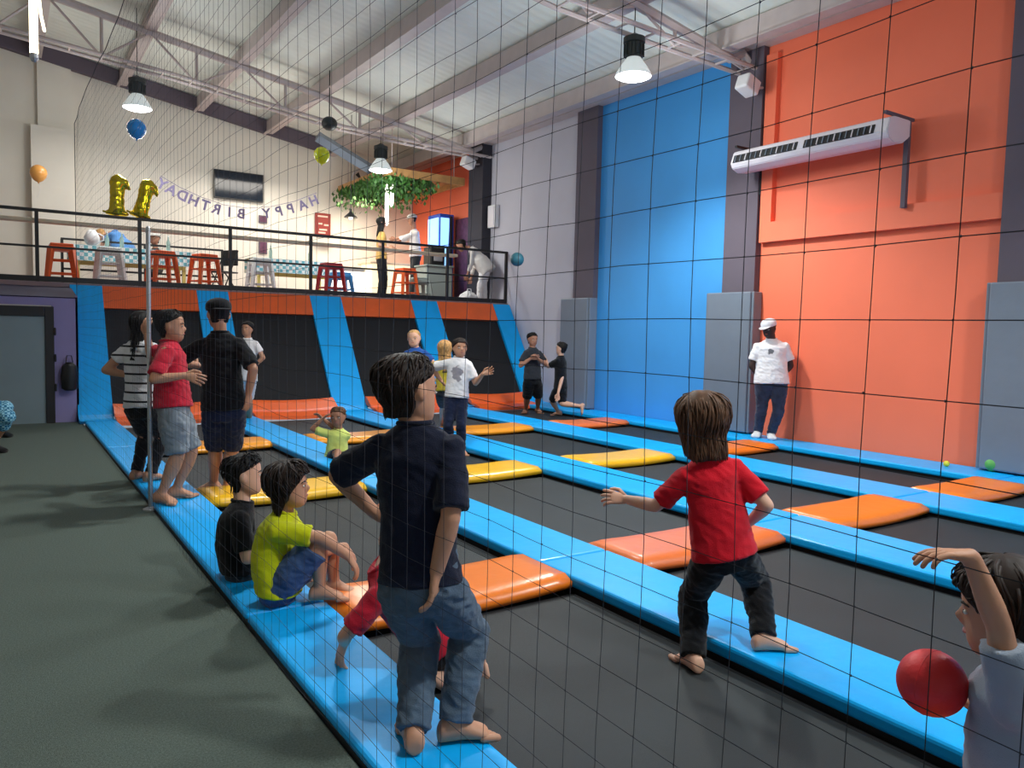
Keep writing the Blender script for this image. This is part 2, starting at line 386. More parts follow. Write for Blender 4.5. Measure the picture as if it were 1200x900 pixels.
def soft_pad(x0, x1, y0, y1, top, th, m, origin, sag=0.0, bow=0.0):
    nx, ny = 14, 8; bm = B(); g = []
    for i in range(nx+1):
        u = i/nx; row = []
        for j in range(ny+1):
            v = j/ny; x = x0+(x1-x0)*u
            ends = 1-min(1, min(u, 1-u)/0.07)**0.5
            e = min(v, 1-v); ez = (1-min(1, e/0.12))**2
            bw = bow*math.sin(PI*u)
            y = y0-bw + (y1+bw-y0+bw)*v
            z = top - ez*th*0.45 - sag*math.sin(PI*u) + 0.004*noise.noise(Vector((x*5, y*6, 3))) - ends*0.01
            row.append(bm.verts.new((x, y, z)))
        g.append(row)
    bt = [[bm.verts.new((v.co.x, v.co.y, top-th-sag*math.sin(PI*i/nx))) for v in (row[0], row[-1])] for i, row in enumerate(g)]
    for i in range(nx):
        for j in range(ny): bm.faces.new((g[i][j], g[i+1][j], g[i+1][j+1], g[i][j+1]))
        bm.faces.new((g[i][0], bt[i][0], bt[i+1][0], g[i+1][0])); bm.faces.new((g[i][-1], g[i+1][-1], bt[i+1][1], bt[i][1]))
        bm.faces.new((bt[i][0], bt[i][1], bt[i+1][1], bt[i+1][0]))
    bm.faces.new([bt[0][0]]+g[0]+[bt[0][1]]); bm.faces.new([bt[-1][1]]+g[-1][::-1]+[bt[-1][0]])
    return bm
for r, yc in enumerate(CROSS):
    for c in range(4):
        x0, x1 = RUN[c][1]+0.004, RUN[c+1][0]-0.004; m = CM[r][c]; org = ((x0+x1)/2, yc, 0)
        bm = soft_pad(x0, x1, yc-0.31, yc+0.31, 0.012, 0.08, m, org, sag=0.02, bow=0.02)
        t = thing('cross_pad', '%s cross pad in the %s, %s' % (WORD[m], COL[c], ROWN[r]), 'floor pad', org, 'cross pads between the trampolines')
        new_mesh('cushion', bm, M[m], t, smooth=True, origin=org)
        bm = B(); box(bm, (x0+0.02, yc-0.25, -0.9), (x1-0.02, yc+0.25, -0.09)); new_mesh('frame_box', bm, M['skirt'], t, origin=org)
BROW = ['nearest row', 'second row', 'third row', 'farthest row']
BY = [(1.14, 3.62), (4.29, 6.81), (7.49, 9.91), (10.59, 12.95)]
for r, (y0, y1) in enumerate(BY):
    for c in range(4):
        x0, x1 = RUN[c][1]+0.01, RUN[c+1][0]-0.01; org = ((x0+x1)/2, (y0+y1)/2, -0.10)
        t = thing('trampoline', 'black square trampoline bed in the %s, %s' % (COL[c], BROW[r]), 'trampoline', org, 'black trampoline beds')
        bm = B(); n = 8; g = []
        for i in range(n+1):
            g.append([])
            for j in range(n+1):
                u, v = i/n, j/n; z = -0.03*math.sin(PI*u)*math.sin(PI*v)
                g[-1].append(bm.verts.new((x0+0.02+(x1-x0-0.04)*u-org[0], y0+0.02+(y1-y0-0.04)*v-org[1], z)))
        for i in range(n):
            for j in range(n): bm.faces.new((g[i][j], g[i+1][j], g[i+1][j+1], g[i][j+1]))
        new_mesh('jumping_bed', bm, M['bed'], t, smooth=True)
        bm = B()
        X0, X1, Y0, Y1 = x0-org[0]+0.0, x1-org[0], y0-org[1], y1-org[1]
        for a, b_ in (((X0, Y0), (X1, Y0)), ((X1, Y0), (X1, Y1)), ((X1, Y1), (X0, Y1)), ((X0, Y1), (X0, Y0))):
            tube(bm, [Vector((a[0], a[1], -0.02)), Vector((b_[0], b_[1], -0.02))], 0.02, 6, round_ends=False)
        new_mesh('frame_tube', bm, M['black_frame'], t)

# sloping end wall: orange toe pads, black beds, orange top band, blue slanted pads
YB, YT, ZT = 13.55, 14.92, 2.12
def slope(s): return Vector((0, YB+(YT-YB)*s, 0.03+(ZT-0.03)*s))
NB = Vector((0, -(ZT-0.03), YT-YB)).normalized()       # outward normal of the slope (towards the hall)
for k, (x0, x1) in enumerate(((0.98, 1.46), (2.98, 3.53), (5.08, 5.72), (7.28, 7.9), (9.34, 9.79))):
    lab = ['first blue slanted pad beside the door wall', 'second blue slanted pad, behind the black shirted teenager', 'third blue slanted pad from the left on the black end wall', 'fourth blue slanted pad, behind the pale faced child', 'last blue slanted pad against the lilac-lit wall'][k]
    org = ((x0+x1)/2, YB, 0)
    t = thing('slanted_pad', lab, 'wall pad', org, 'blue slanted wall pads')
    bm = B(); prof = [(13.16, 0.0), (13.4, 0.005), (13.5, 0.06)]+[(slope(s).y-0.07, slope(s).z) for s in (0.07, 0.3, 0.55, 0.8, 1.0)]
    L = [Vector((x0, y, z)) for y, z in prof]; R_ = [Vector((x1, y, z)) for y, z in prof]
    lv = [bm.verts.new(p) for p in L]; rv = [bm.verts.new(p) for p in R_]
    lb = [bm.verts.new(p+Vector((0, 0.05, -0.045))) for p in L]; rb = [bm.verts.new(p+Vector((0, 0.05, -0.045))) for p in R_]
    for i in range(len(L)-1):
        bm.faces.new((lv[i], rv[i], rv[i+1], lv[i+1])); bm.faces.new((lb[i], lb[i+1], rb[i+1], rb[i]))
        bm.faces.new((lv[i], lv[i+1], lb[i+1], lb[i])); bm.faces.new((rv[i], rb[i], rb[i+1], rv[i+1]))
    bm.faces.new((lv[0], lb[0], rb[0], rv[0])); bm.faces.new((lv[-1], rv[-1], rb[-1], lb[-1]))
    new_mesh('vinyl_cover', bm, M['blue_pad'], t, origin=org)
bx = [(1.46, 2.98), (3.53, 5.08), (5.72, 7.28), (7.9, 9.34)]
WL = ['behind the teenagers at the left', 'behind the distant girl in white', 'behind the navy shirted boy', 'at the right end, behind the white T-shirt girl']
for k, (x0, x1) in enumerate(bx):
    org = ((x0+x1)/2, YB, 0)
    t = thing('wall_trampoline', 'black sloping wall trampoline ' + WL[k], 'trampoline', org, 'sloping wall trampolines')
    bm = B(); a, b_ = slope(0.0), slope(0.82)
    slab(bm, [(x0, a.y, a.z), (x1, a.y, a.z), (x1, b_.y, b_.z), (x0, b_.y, b_.z)], (0, 0.03, -0.02)); new_mesh('jumping_bed', bm, M['wall_bed'], t, origin=org)
    bm = B(); a, b_ = slope(0.82), slope(1.0)
    slab(bm, [(x0, a.y-0.06, a.z), (x1, a.y-0.06, a.z), (x1, b_.y-0.06, b_.z), (x0, b_.y-0.06, b_.z)], (0, 0.06, -0.02)); new_mesh('top_pad', bm, M['rust_pad'], t, origin=org)
    bm = B()
    for i in range(8):
        pass
    g = []
    bm = B(); nx = 12
    prof = [(12.97, -0.06), (12.98, 0.0), (13.1, 0.03), (13.25, 0.045), (13.27, 0.02), (13.3, 0.08), (13.48, 0.19), (13.56, 0.22), (13.62, 0.1)]
    for i in range(nx+1):
        x = x0+(x1-x0)*i/nx; wv = 0.03*math.sin(PI*i/nx)
        g.append([bm.verts.new((x, y, z-wv)) for y, z in prof])
    for i in range(nx):
        for j in range(len(prof)-1): bm.faces.new((g[i][j], g[i+1][j], g[i+1][j+1], g[i][j+1]))
        bm.faces.new((g[i][0], g[i][-1], g[i+1][-1], g[i+1][0]))
    bm.faces.new(g[0]); bm.faces.new(g[-1][::-1])
    new_mesh('toe_pad', bm, M['rust_pad'], t, origin=org)

# mezzanine
bm = B(); box(bm, (-4.5, 14.95, 2.0), (WX, 20, 2.12)); struct('floor_mezzanine', bm, M['slab'])
bm = B(); box(bm, (-4.5, 14.93, 2.06), (WX, 14.97, 2.15)); struct('trim_slab_edge', bm, M['slab'])
# wall below the mezzanine at the left with door
bm = B(); box(bm, (0.66, 13.6, -0.05), (1.0, 13.75, 1.74)); box(bm, (-4.5, 13.6, -0.05), (-1.0, 13.75, 1.74)); box(bm, (-4.5, 13.6, 1.74), (1.0, 13.75, 1.87)); box(bm, (0.97, 13.6, -0.05), (1.0, 15, 1.9))
struct('wall_under_mezzanine', bm, M['purple_wall'])
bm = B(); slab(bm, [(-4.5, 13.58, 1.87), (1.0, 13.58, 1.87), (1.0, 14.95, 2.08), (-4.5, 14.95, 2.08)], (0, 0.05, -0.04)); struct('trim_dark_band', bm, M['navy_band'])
d = thing('door_1', 'grey door in a black frame under the mezzanine', 'door', (0.2, 13.6, -0.05)); del d['label']; del d['category']; d['kind'] = 'structure'
bm = B(); box(bm, (-1.2, -0.02, 0), (0.36, 0.02, 1.62)); new_mesh('door_panel', bm, M['door_grey'], d)
for x0, x1, z0, z1 in ((0.36, 0.48, 0, 1.77), (-1.3, -1.2, 0, 1.77), (-1.2, 0.36, 1.62, 1.77)):
    bm = B(); box(bm, (x0, -0.05, z0), (x1, 0.05, z1), 0.006); new_mesh('door_frame', bm, M['door_frame'], d)
for z in (0.5, 0.95, 1.35):
    bm = B(); tube(bm, [Vector((0.49, -0.07, z)), Vector((0.49, -0.07, z+0.09))], 0.015, 8); new_mesh('hinge', bm, M['door_frame'], d)
t = thing('hanging_bag', 'black bag hanging on the purple wall beside the blue slanted pad', 'bag', (0.87, 13.5, 0.62))
bm = B(); loft(bm, [(Vector((0, 0, z)), Vector((a, 0, 0)), Vector((0, 0.07, 0))) for z, a in ((-0.17, 0.07), (-0.14, 0.11), (0.05, 0.12), (0.2, 0.1), (0.26, 0.05))], 12); new_mesh('bag_body', bm, M['black_plastic'], t, smooth=True)
bm = B(); tube(bm, [Vector((-0.05, 0, 0.24)), Vector((-0.03, 0.02, 0.36)), Vector((0.03, 0.02, 0.36)), Vector((0.05, 0, 0.24))], 0.008, 6); new_mesh('strap', bm, M['black_plastic'], t)

# railing of the mezzanine
t = thing('railing', 'black steel railing along the edge of the mezzanine', 'railing', (5.2, 15.0, 2.15))
def rl(p, q, w, h, nm):
    bm = B(); p = Vector(p)-Vector((5.2, 15.0, 2.15)); q = Vector(q)-Vector((5.2, 15.0, 2.15))
    box(bm, (min(p.x, q.x)-w/2, -w/2, min(p.z, q.z)-h/2), (max(p.x, q.x)+w/2, w/2, max(p.z, q.z)+h/2), 0.004, seg=1); new_mesh(nm, bm, M['rail'], t)
rl((-4.4, 15, 3.32), (9.77, 15, 3.32), 0.06, 0.05, 'top_rail'); rl((-4.4, 15, 2.73), (9.77, 15, 2.73), 0.035, 0.035, 'middle_rail'); rl((-4.4, 15, 2.2), (9.77, 15, 2.2), 0.05, 0.09, 'bottom_rail')
for i in range(-3, 7):
    x = 0.53+1.54*i; rl((x, 15, 2.12), (x, 15, 3.3), 0.055, 0.0, 'post')
bm = B(); box(bm, (0.0, 15.1, 3.14), (8.55, 15.34, 3.2), 0.01)
lo = new_mesh('counter_ledge', bm, M['ledge_wood'], None, origin=(5, 15.26, 3.17)); tag(lo, 'long pale counter ledge fixed just inside the mezzanine railing', 'counter')

# pier, wall details on the back wall
bm = B(); box(bm, (0.62, 19.7, 2.1), (1.40, 20.02, 5.7)); struct('trim_pier', bm, M['white_wall'])
bm = B(); box(bm, (0.76, 19.85, 5.7), (1.40, 20.02, 7.2)); struct('trim_upper_pier', bm, M['white_wall'])
# ================================================================ PEOPLE
BEDZ = -0.11
SKIN = {'fair': rgb(222, 172, 146), 'tan': rgb(196, 142, 112), 'mid': rgb(170, 118, 92), 'dark': rgb(62, 42, 38)}
HAIR = {'black': rgb(22, 18, 18), 'darkbrown': rgb(44, 32, 27), 'brown': rgb(92, 64, 46), 'blonde': rgb(196, 150, 96)}
def skin_mat(k): return mat('skin_'+k, SKIN[k], 0.55, sss=0.08, bump=0.06, bscale=60)
def hair_mat(k): return mat('hair_'+k, HAIR[k], 0.6, spec=0.28, var=0.35, vscale=30)
def cloth_mat(name, col, **kw):
    kw.setdefault('bump', 0.25); kw.setdefault('bscale', 220); kw.setdefault('var', 0.06); kw.setdefault('vscale', 9)
    return mat(name, col, 0.9, sheen=0.15, spec=0.15, **kw)
def print_mat(name, col, col2, centre, rad, scale=14):
    """cloth with a blotchy flat print around a point given in the person's own space"""
    m = cloth_mat(name, col); nt = m.node_tree; b = nt.nodes['Principled BSDF']
    tc = nt.nodes.new('ShaderNodeTexCoord'); sub = nt.nodes.new('ShaderNodeVectorMath'); sub.operation = 'DISTANCE'
    sub.inputs[1].default_value = centre; nt.links.new(tc.outputs['Object'], sub.inputs[0])
    n = nt.nodes.new('ShaderNodeTexNoise'); n.inputs['Scale'].default_value = scale; nt.links.new(tc.outputs['Object'], n.inputs['Vector'])
    ad = nt.nodes.new('ShaderNodeMath'); ad.operation = 'MULTIPLY_ADD'; ad.inputs[1].default_value = rad*1.6; nt.links.new(n.outputs[0], ad.inputs[0]); nt.links.new(sub.outputs['Value'], ad.inputs[2])
    mr = nt.nodes.new('ShaderNodeMapRange'); mr.inputs[1].default_value = rad*1.65; mr.inputs[2].default_value = rad*1.85; mr.inputs[3].default_value = 1; mr.inputs[4].default_value = 0
    nt.links.new(ad.outputs[0], mr.inputs[0])
    mx = nt.nodes.new('ShaderNodeMix'); mx.data_type = 'RGBA'; mx.inputs[6].default_value = col; mx.inputs[7].default_value = col2
    nt.links.new(mr.outputs[0], mx.inputs[0]); nt.links.new(mx.outputs[2], b.inputs['Base Color'])
    return m
def stripe_mat(name, c1, c2, period, width=0.22):
    m = cloth_mat(name, c1); nt = m.node_tree; b = nt.nodes['Principled BSDF']
    tc = nt.nodes.new('ShaderNodeTexCoord'); sp = nt.nodes.new('ShaderNodeSeparateXYZ'); nt.links.new(tc.outputs['Object'], sp.inputs[0])
    dv = nt.nodes.new('ShaderNodeMath'); dv.operation = 'DIVIDE'; dv.inputs[1].default_value = period; nt.links.new(sp.outputs[2], dv.inputs[0])
    fr = nt.nodes.new('ShaderNodeMath'); fr.operation = 'FRACT'; nt.links.new(dv.outputs[0], fr.inputs[0])
    lt = nt.nodes.new('ShaderNodeMath'); lt.operation = 'LESS_THAN'; lt.inputs[1].default_value = width; nt.links.new(fr.outputs[0], lt.inputs[0])
    mx = nt.nodes.new('ShaderNodeMix'); mx.data_type = 'RGBA'; mx.inputs[6].default_value = c1; mx.inputs[7].default_value = c2
    nt.links.new(lt.outputs[0], mx.inputs[0]); nt.links.new(mx.outputs[2], b.inputs['Base Color'])
    return m
def ik(A, T, L1, L2, pole):
    d = T-A; D = d.length; u = d.normalized()
    if D > 0.995*(L1+L2): k = D/(0.995*(L1+L2)); L1 *= k; L2 *= k
    if D < abs(L1-L2)+0.01: D = abs(L1-L2)+0.01
    a = (L1*L1-L2*L2+D*D)/(2*D); h = math.sqrt(max(0, L1*L1-a*a))
    p = pole-u*pole.dot(u)
    p = p.normalized() if p.length > 1e-5 else frame_for(u)[0]
    return A+u*a+p*h, A+u*D
HEADPROF = [(0.0, .13, .30, -.06), (.06, .21, .37, .02), (.16, .28, .405, .14), (.28, .325, .41, .27), (.4, .35, .405, .38), (.52, .365, .40, .44), (.64, .372, .405, .47), (.75, .36, .395, .46), (.85, .315, .34, .40), (.93, .23, .24, .29), (.985, .11, .1, .15)]
def head_surf(t, th, hh):
    """point in head space (side, front, up) from chin 0 to top 1; th=0 is front"""
    P = HEADPROF
    if t <= P[0][0]: w, f, b = P[0][1:]
    elif t >= P[-1][0]: w, f, b = P[-1][1:]
    else:
        for p, q in zip(P, P[1:]):
            if p[0] <= t <= q[0]:
                k = (t-p[0])/(q[0]-p[0]); w, f, b = [p[i]+(q[i]-p[i])*k for i in (1, 2, 3)]; break
    c = (f-b)/2; r = (f+b)/2
    return Vector((w*math.sin(th), c+r*math.cos(th), t-.45))*hh
def finger_chain(bm, base, d, curl_ax, L, r, curl):
    pts = [base-d*L*0.25, base]; p = base.copy(); dd = d.copy()
    for seg, cl in ((0.45, curl*0.7), (0.32, curl), (0.23, curl*0.8)):
        dd = Matrix.Rotation(cl, 3, curl_ax) @ dd; p = p+dd*L*seg; pts.append(p.copy())
    tube(bm, pts, [r*1.08, r*1.08, r, r*0.92, r*0.78], 7)
def hand(bm, ebm, wrist, hd, pn, S, curl, spread=0.12, left=False):
    """hd: hand direction, pn: palm normal (fingers curl towards it)"""
    hd = hd.normalized(); pn = (pn-hd*pn.dot(hd)).normalized(); sd = hd.cross(pn).normalized()   # across the palm
    w = 0.0265*S; L = 0.052*S
    loft(bm, [(wrist-hd*L*0.15, sd*w*0.62, pn*w*0.48), (wrist+hd*L*0.25, sd*w*0.85, pn*w*0.46), (wrist+hd*L*0.65, sd*w*1.02, pn*w*0.42), (wrist+hd*L*0.98, sd*w*0.98, pn*w*0.34), (wrist+hd*L*1.06, sd*w*0.7, pn*w*0.2)], 12)
    th_s = -1 if left else 1
    for i, (o, fl) in enumerate(((0.76, 0.93), (0.27, 1.05), (-0.24, 0.98), (-0.73, 0.78))):
        b = wrist+hd*L*(0.97-0.05*abs(o))+sd*w*o*th_s
        d = (hd+sd*th_s*o*spread).normalized()
        finger_chain(ebm, b, d, sd, 0.051*S*fl, 0.0061*S, curl*(1+0.12*i))
    tb = wrist+hd*L*0.28+sd*w*0.8*th_s
    d = (hd*0.75+sd*th_s*0.75+pn*0.25).normalized()
    pts = [tb-d*0.012*S, tb, tb+d*0.02*S, tb+(d*0.6+hd*0.5).normalized()*0.036*S, tb+(d*0.45+hd*0.65+pn*0.15).normalized()*0.05*S]
    tube(ebm, pts, [0.0085*S, 0.0082*S, 0.0072*S, 0.0066*S, 0.0052*S], 7)
def hair_build(hc, fx, fy, fz, hh, style, key, n_lock, parent, origin, seed):
    rnd = random.Random(seed)
    lowf, lows, lowb, puff, messy, lockr = dict(
        short=(.82, .6, .13, .06, .06, .017), crop=(.86, .55, .2, .02, .01, .012), spiky=(.8, .6, .1, .05, .09, .017), bob=(.80, -.08, -.2, .095, .09, .018),
        mop=(.74, .3, -.08, .085, .08, .018), long=(.83, -.5, -.9, .05, .04, .022), bun=(.8, .5, .2, .07, .01, .015))[style]
    pt = .85 if style in ('short', 'crop', 'spiky') else .2
    def low(th):
        a = abs(((th+PI) % (2*PI))-PI)/PI       # 0 front .. 1 back
        if a < .5: k = (max(0, a-.16)/.34); return lowf+(lows-lowf)*(k**1.2)
        k = min(1, (a-.5)/.2); k = k*k*(3-2*k); return lows+(lowb-lows)*k
    def surf(th, s, off):
        lo = low(th); t = 1.0-(1.0-lo)*s
        tt = max(t, .30); p = head_surf(min(tt, .985), th, 1.0)
        c = Vector((0, 0.0, 0.15)); n_ = (p-c).normalized()
        q = p+n_*off
        if t > .985: q = Vector((p.x*(1-t)/.015, p.y*(1-t)/.015, q.z+.01))
        if t < tt: q.z += (t-tt); q.x *= 1+.05*(tt-t); q.y = q.y*(1+(.45 if style == 'long' else -.15)*(tt-t))
        return q*hh
    TO = lambda q: hc+fx*q.x+fy*q.y+fz*q.z
    bm = B(); nt, ns = 32, 13; outer = []; inner = []
    for i in range(nt):
        th = 2*PI*i/nt; o = []; n2 = []
        for j in range(1, ns+1):
            s = (j/ns)**1.7; s2 = .012+.988*s
            pf = puff*(1-pt*s)+.02*messy/.05*noise.noise(Vector((math.cos(th)*2.4, math.sin(th)*2.4, s*3+seed)))
            o.append(bm.verts.new(TO(surf(th, s2, pf)))); n2.append(bm.verts.new(TO(surf(th, s2, -.03))))
        outer.append(o); inner.append(n2)
    top = bm.verts.new(TO(Vector((0, -.03, .55+puff))*hh)); tin = bm.verts.new(TO(Vector((0, -.03, .5))*hh))
    for i in range(nt):
        k = (i+1) % nt
        bm.faces.new((outer[i][0], outer[k][0], top)); bm.faces.new((inner[i][0], tin, inner[k][0]))
        for j in range(ns-1):
            bm.faces.new((outer[i][j], outer[i][j+1], outer[k][j+1], outer[k][j])); bm.faces.new((inner[i][j], inner[k][j], inner[k][j+1], inner[i][j+1]))
        bm.faces.new((outer[i][-1], inner[i][-1], inner[k][-1], outer[k][-1]))
    for q in range(n_lock):
        th = rnd.uniform(0, 2*PI); s0 = rnd.uniform(0.02, .84) if style != 'bun' else rnd.uniform(.02, .4)
        ln = rnd.uniform(.16, .32) if style in ('short', 'crop', 'spiky') else rnd.uniform(.3, .5); s1 = min(1.0+rnd.uniform(-.03, .03), s0+ln)
        tw = rnd.uniform(-.35, .35)+(.25 if style in ('short', 'spiky') else 0); lift = rnd.uniform(0, messy)*(1-.75*s0)
        pts = []; rr = []
        for k in range(6):
            u = k/5; s = s0+(s1-s0)*u
            off = puff*(1-pt*s)+lift*math.sin(PI*min(1, u*.85))+ (messy*.6*u if style == 'spiky' else 0)
            pts.append(TO(surf(th+tw*u*(.6 if s0 > .2 else 1), max(.04, s), off))); rr.append(hh*lockr*(1.25, 1.35, 1.2, .95, .65, .22)[k])
        tube(bm, pts, rr, 5, round_ends=False, flat=.55)
    if style == 'bun': ball(bm, TO(Vector((0, -.55, .25))*hh), .17*hh, 12)
    return new_mesh('hair', bm, hair_mat(key), parent, smooth=True, origin=origin)

def person(label, S, d, pelvis, neck, head, face, look, armL, armR, legL, legR, skin='fair', hair=('short', 'darkbrown', 120), shirt=None, pants=None,
           hh=None, voxel=.009, shoes=None, cap=None, headtilt=(0, 0), seed=1, build=1.0, group=None, ground=0.0, sitting=False, curlL=.35, curlR=.35, wr=None, shdrop=(0, 0), nosleeve=False, skirt=False, extras=None, kneeling=False):
    """d: camera depth of the pelvis; joints are (px, py, depth offset); face/look: directions (right, up, away)"""
    J = lambda q, dd=d: at(q[0], q[1], dd+(q[2] if len(q) > 2 else 0))
    pel = J(pelvis); nk = J(neck)
    hh = hh or S*.165
    up = (nk-pel).normalized(); fw = cv(*face); fw = (fw-up*fw.dot(up)).normalized(); sd = fw.cross(up).normalized()   # sd = the person's right
    hf = cv(*look).normalized()
    # head frame
    hc = J(head); hh *= 1.06; hup = (hc-nk).normalized()*.35+Vector((0, 0, 1)).lerp(up, .25)*.65; hup.normalize()
    hf = (hf-hup*hf.dot(hup)*(0 if abs(hf.dot(hup)) < .6 else .6)).normalized(); hs = hf.cross(hup).normalized(); hup = hs.cross(hf).normalized(); hc = hc-(hc-nk).normalized()*.014*S
    bd = build
    base = Vector((pel.x, pel.y, ground)); root = thing('person', label, 'person', base, group); org = base
    bm = B(); eb = B()     # body, fingers and toes
    # torso
    tl = (nk-pel).length; bend = wr or 0.0
    def tp(k): return pel.lerp(nk, k)-fw*bend*math.sin(PI*k)*S
    loft(bm, [(tp(-.16), sd*.06*S*bd, fw*.05*S), (tp(-.06), sd*.087*S*bd, fw*.062*S*bd), (tp(.1), sd*.088*S*bd, fw*.06*S*bd), (tp(.32), sd*.074*S*bd, fw*.052*S*bd), (tp(.58), sd*.088*S*bd, fw*.06*S*bd),
              (tp(.78), sd*.096*S*bd, fw*.06*S*bd), (tp(.9), sd*.088*S*bd, fw*.05*S), (tp(.97), sd*.05*S, fw*.038*S), (tp(1.0), sd*.034*S, fw*.033*S)], 18)
    loft(bm, [(nk-up*.04*S, sd*.045*S, fw*.038*S), (nk, sd*.036*S, fw*.036*S), (nk.lerp(hc, .5)-hf*.01*S, hs*.033*S, hf*.034*S), (hc-hup*hh*.15-hf*.06*hh, hs*.03*S, hf*.033*S)], 14)
    # head
    H = lambda q: hc+hs*q.x+hf*q.y+hup*q.z
    rings = []
    for t, w_, f_, b_ in HEADPROF:
        rings.append((H(Vector((0, (f_-b_)/2, t-.45))*hh), hs*w_*hh, hf*((f_+b_)/2)*hh))
    loft(bm, rings, 20, power=.94)
    tube(bm, [H(Vector((0, .36, .1))*hh), H(Vector((0, .445, -.03))*hh), H(Vector((0, .42, -.075))*hh)], [.03*hh, .055*hh, .05*hh], 8)
    for s in (-1, 1):
        ball(bm, H(Vector((s*.385, -.02, .02))*hh), (.035*hh, .075*hh, .125*hh), 10, ax=(hs, hf, hup))
        ball(bm, H(Vector((s*.13, .375, .13))*hh), (.11*hh, .035*hh, .03*hh), 8, ax=(hs, hf, hup))
    # arms
    sh = {}; el = {}; wr_ = {}
    for key, s, arm, curl, drop in (('L', -1, armL, curlL, shdrop[0]), ('R', 1, armR, curlR, shdrop[1])):
        A = nk-up*(.058+drop)*S+sd*s*.092*S*bd-fw*bend*.1*S
        T = arm['p'] if 'p' in arm else at(arm['w'][0], arm['w'][1], d+arm['w'][2])
        E_, W_ = ik(A, T, .168*S, .145*S, cv(*arm.get('pole', (0, -1, .3))))
        sh[key] = A; el[key] = E_; wr_[key] = W_
        tube(bm, [A-sd*s*.03*S, A, A.lerp(E_, .35), A.lerp(E_, .75), E_], [.036*S, .036*S, .031*S, .027*S, .0245*S], 12)
        tube(bm, [E_, E_.lerp(W_, .3), E_.lerp(W_, .75), W_], [.0245*S, .0255*S, .0205*S, .0175*S], 12)
        hd = cv(*arm['hd']) if 'hd' in arm else (W_-E_)
        pn = cv(*arm['pn']) if 'pn' in arm else -sd*s
        hand(bm, eb, W_, hd, pn, S*1.04, curl, arm.get('spread', .14), left=(s < 0))
    # legs
    hp = {}; kn = {}; an = {}; td = {}
    for key, s, leg in (('L', -1, legL), ('R', 1, legR)):
        A = pel+sd*s*.048*S*bd-up*.02*S
        if 'g' in leg:
            g = onZ(leg['g'][0], leg['g'][1], leg['g'][2]); T = g+Vector((0, 0, .04*S))
        else: T = at(leg['w'][0], leg['w'][1], d+leg['w'][2])
        if 'fz' in leg: T.z = leg['fz']+.04*S
        K, Q = ik(A, T, .235*S, .232*S, cv(*leg.get('pole', (0, 0, 1)))) 
        if 'k' in leg: K = at(leg['k'][0], leg['k'][1], d+leg['k'][2]); Q = T
        hp[key] = A; kn[key] = K; an[key] = Q; tdv = cv(*leg['toe']).normalized(); td[key] = tdv
        tube(bm, [A, A.lerp(K, .3), A.lerp(K, .7), K], [.056*S*bd, .053*S*bd, .042*S, .036*S], 14)
        tube(bm, [K, K.lerp(Q, .28), K.lerp(Q, .7), Q], [.036*S, .039*S, .026*S, .021*S], 14)
        # foot: from the heel to the toes
        sh_ = (Q-K).normalized(); fu = -sh_ if leg.get('flat', True) is False else Vector((0, 0, 1))
        if 'fup' in leg: fu = cv(*leg['fup'])
        tdv = (tdv-fu*tdv.dot(fu)).normalized(); fs = tdv.cross(fu).normalized()
        FL = .135*S; z0 = -.04*S
        rr = [(-.32, .020, .018, .021), (-.26, .026, .028, .029), (-.08, .027, .036, .037), (.14, .027, .031, .033), (.36, .031, .022, .023), (.55, .034, .016, .017), (.66, .03, .011, .012)]
        k = 1.14 if shoes else 1.0
        R = [(Q+tdv*FL*a*k+fu*(z0+c_*S), fs*w_*S*k, fu*h_*S*k) for a, w_, h_, c_ in rr]
        if shoes:
            sb = B(); loft(sb, R, 14); tube(sb, [Q+fu*.0, Q+fu*.02*S], .03*S, 12)
            new_mesh('shoe', sb, cloth_mat('shoe_'+shoes[0], shoes[1], bump=0.05), root, smooth=True, origin=org)
            R = [(c, a*.8, b*.8) for c, a, b in R]
        loft(bm, R, 14)
        if not shoes:
            for i in range(5):
                o = (i-2)/2*(-s); b = Q+tdv*FL*(.62-.035*i)+fs*o*.026*S+fu*(z0+.0095*S)
                tube(eb, [b-tdv*.012*S, b, b+tdv*.018*S*(1.25-.12*i)-fu*.001*S], [.0085*S*(1.25-.13*i)]*3, 7)
    body = remeshed('body', bm, voxel, skin_mat(skin), root, org, 5, extra=eb)
    # face
    for s in (-1, 1):
        b2 = B(); c = H(Vector((s*.155, .372, .055))*hh); ball(b2, c, (.052*hh, .026*hh, .026*hh), 10, ax=(hs, hf, hup)); ball(b2, c+hf*.014*hh, (.027*hh, .018*hh, .025*hh), 8, mi=1, ax=(hs, hf, hup))
        new_mesh('eye', b2, [mat('eye_white', rgb(225, 220, 214), .3), mat('eye_iris', rgb(40, 26, 20), .2)], root, smooth=True, origin=org)
        b2 = B(); tube(b2, [H(Vector((s*.08, .40, .135))*hh), H(Vector((s*.16, .39, .16))*hh), H(Vector((s*.24, .335, .135))*hh)], [.012*hh, .018*hh, .008*hh], 6); new_mesh('eyebrow', b2, hair_mat(hair[1]), root, smooth=True, origin=org)
    b2 = B(); tube(b2, [H(Vector((-.11, .35, -.2))*hh), H(Vector((-.04, .405, -.19))*hh), H(Vector((.04, .405, -.19))*hh), H(Vector((.11, .35, -.2))*hh)], [.008*hh, .028*hh, .028*hh, .008*hh], 8, flat=.8)
    new_mesh('mouth', b2, mat('lips', rgb(168, 92, 84), .5), root, smooth=True, origin=org)
    hair_build(hc, hs, hf, hup, hh, hair[0], hair[1], hair[2], root, org, seed)
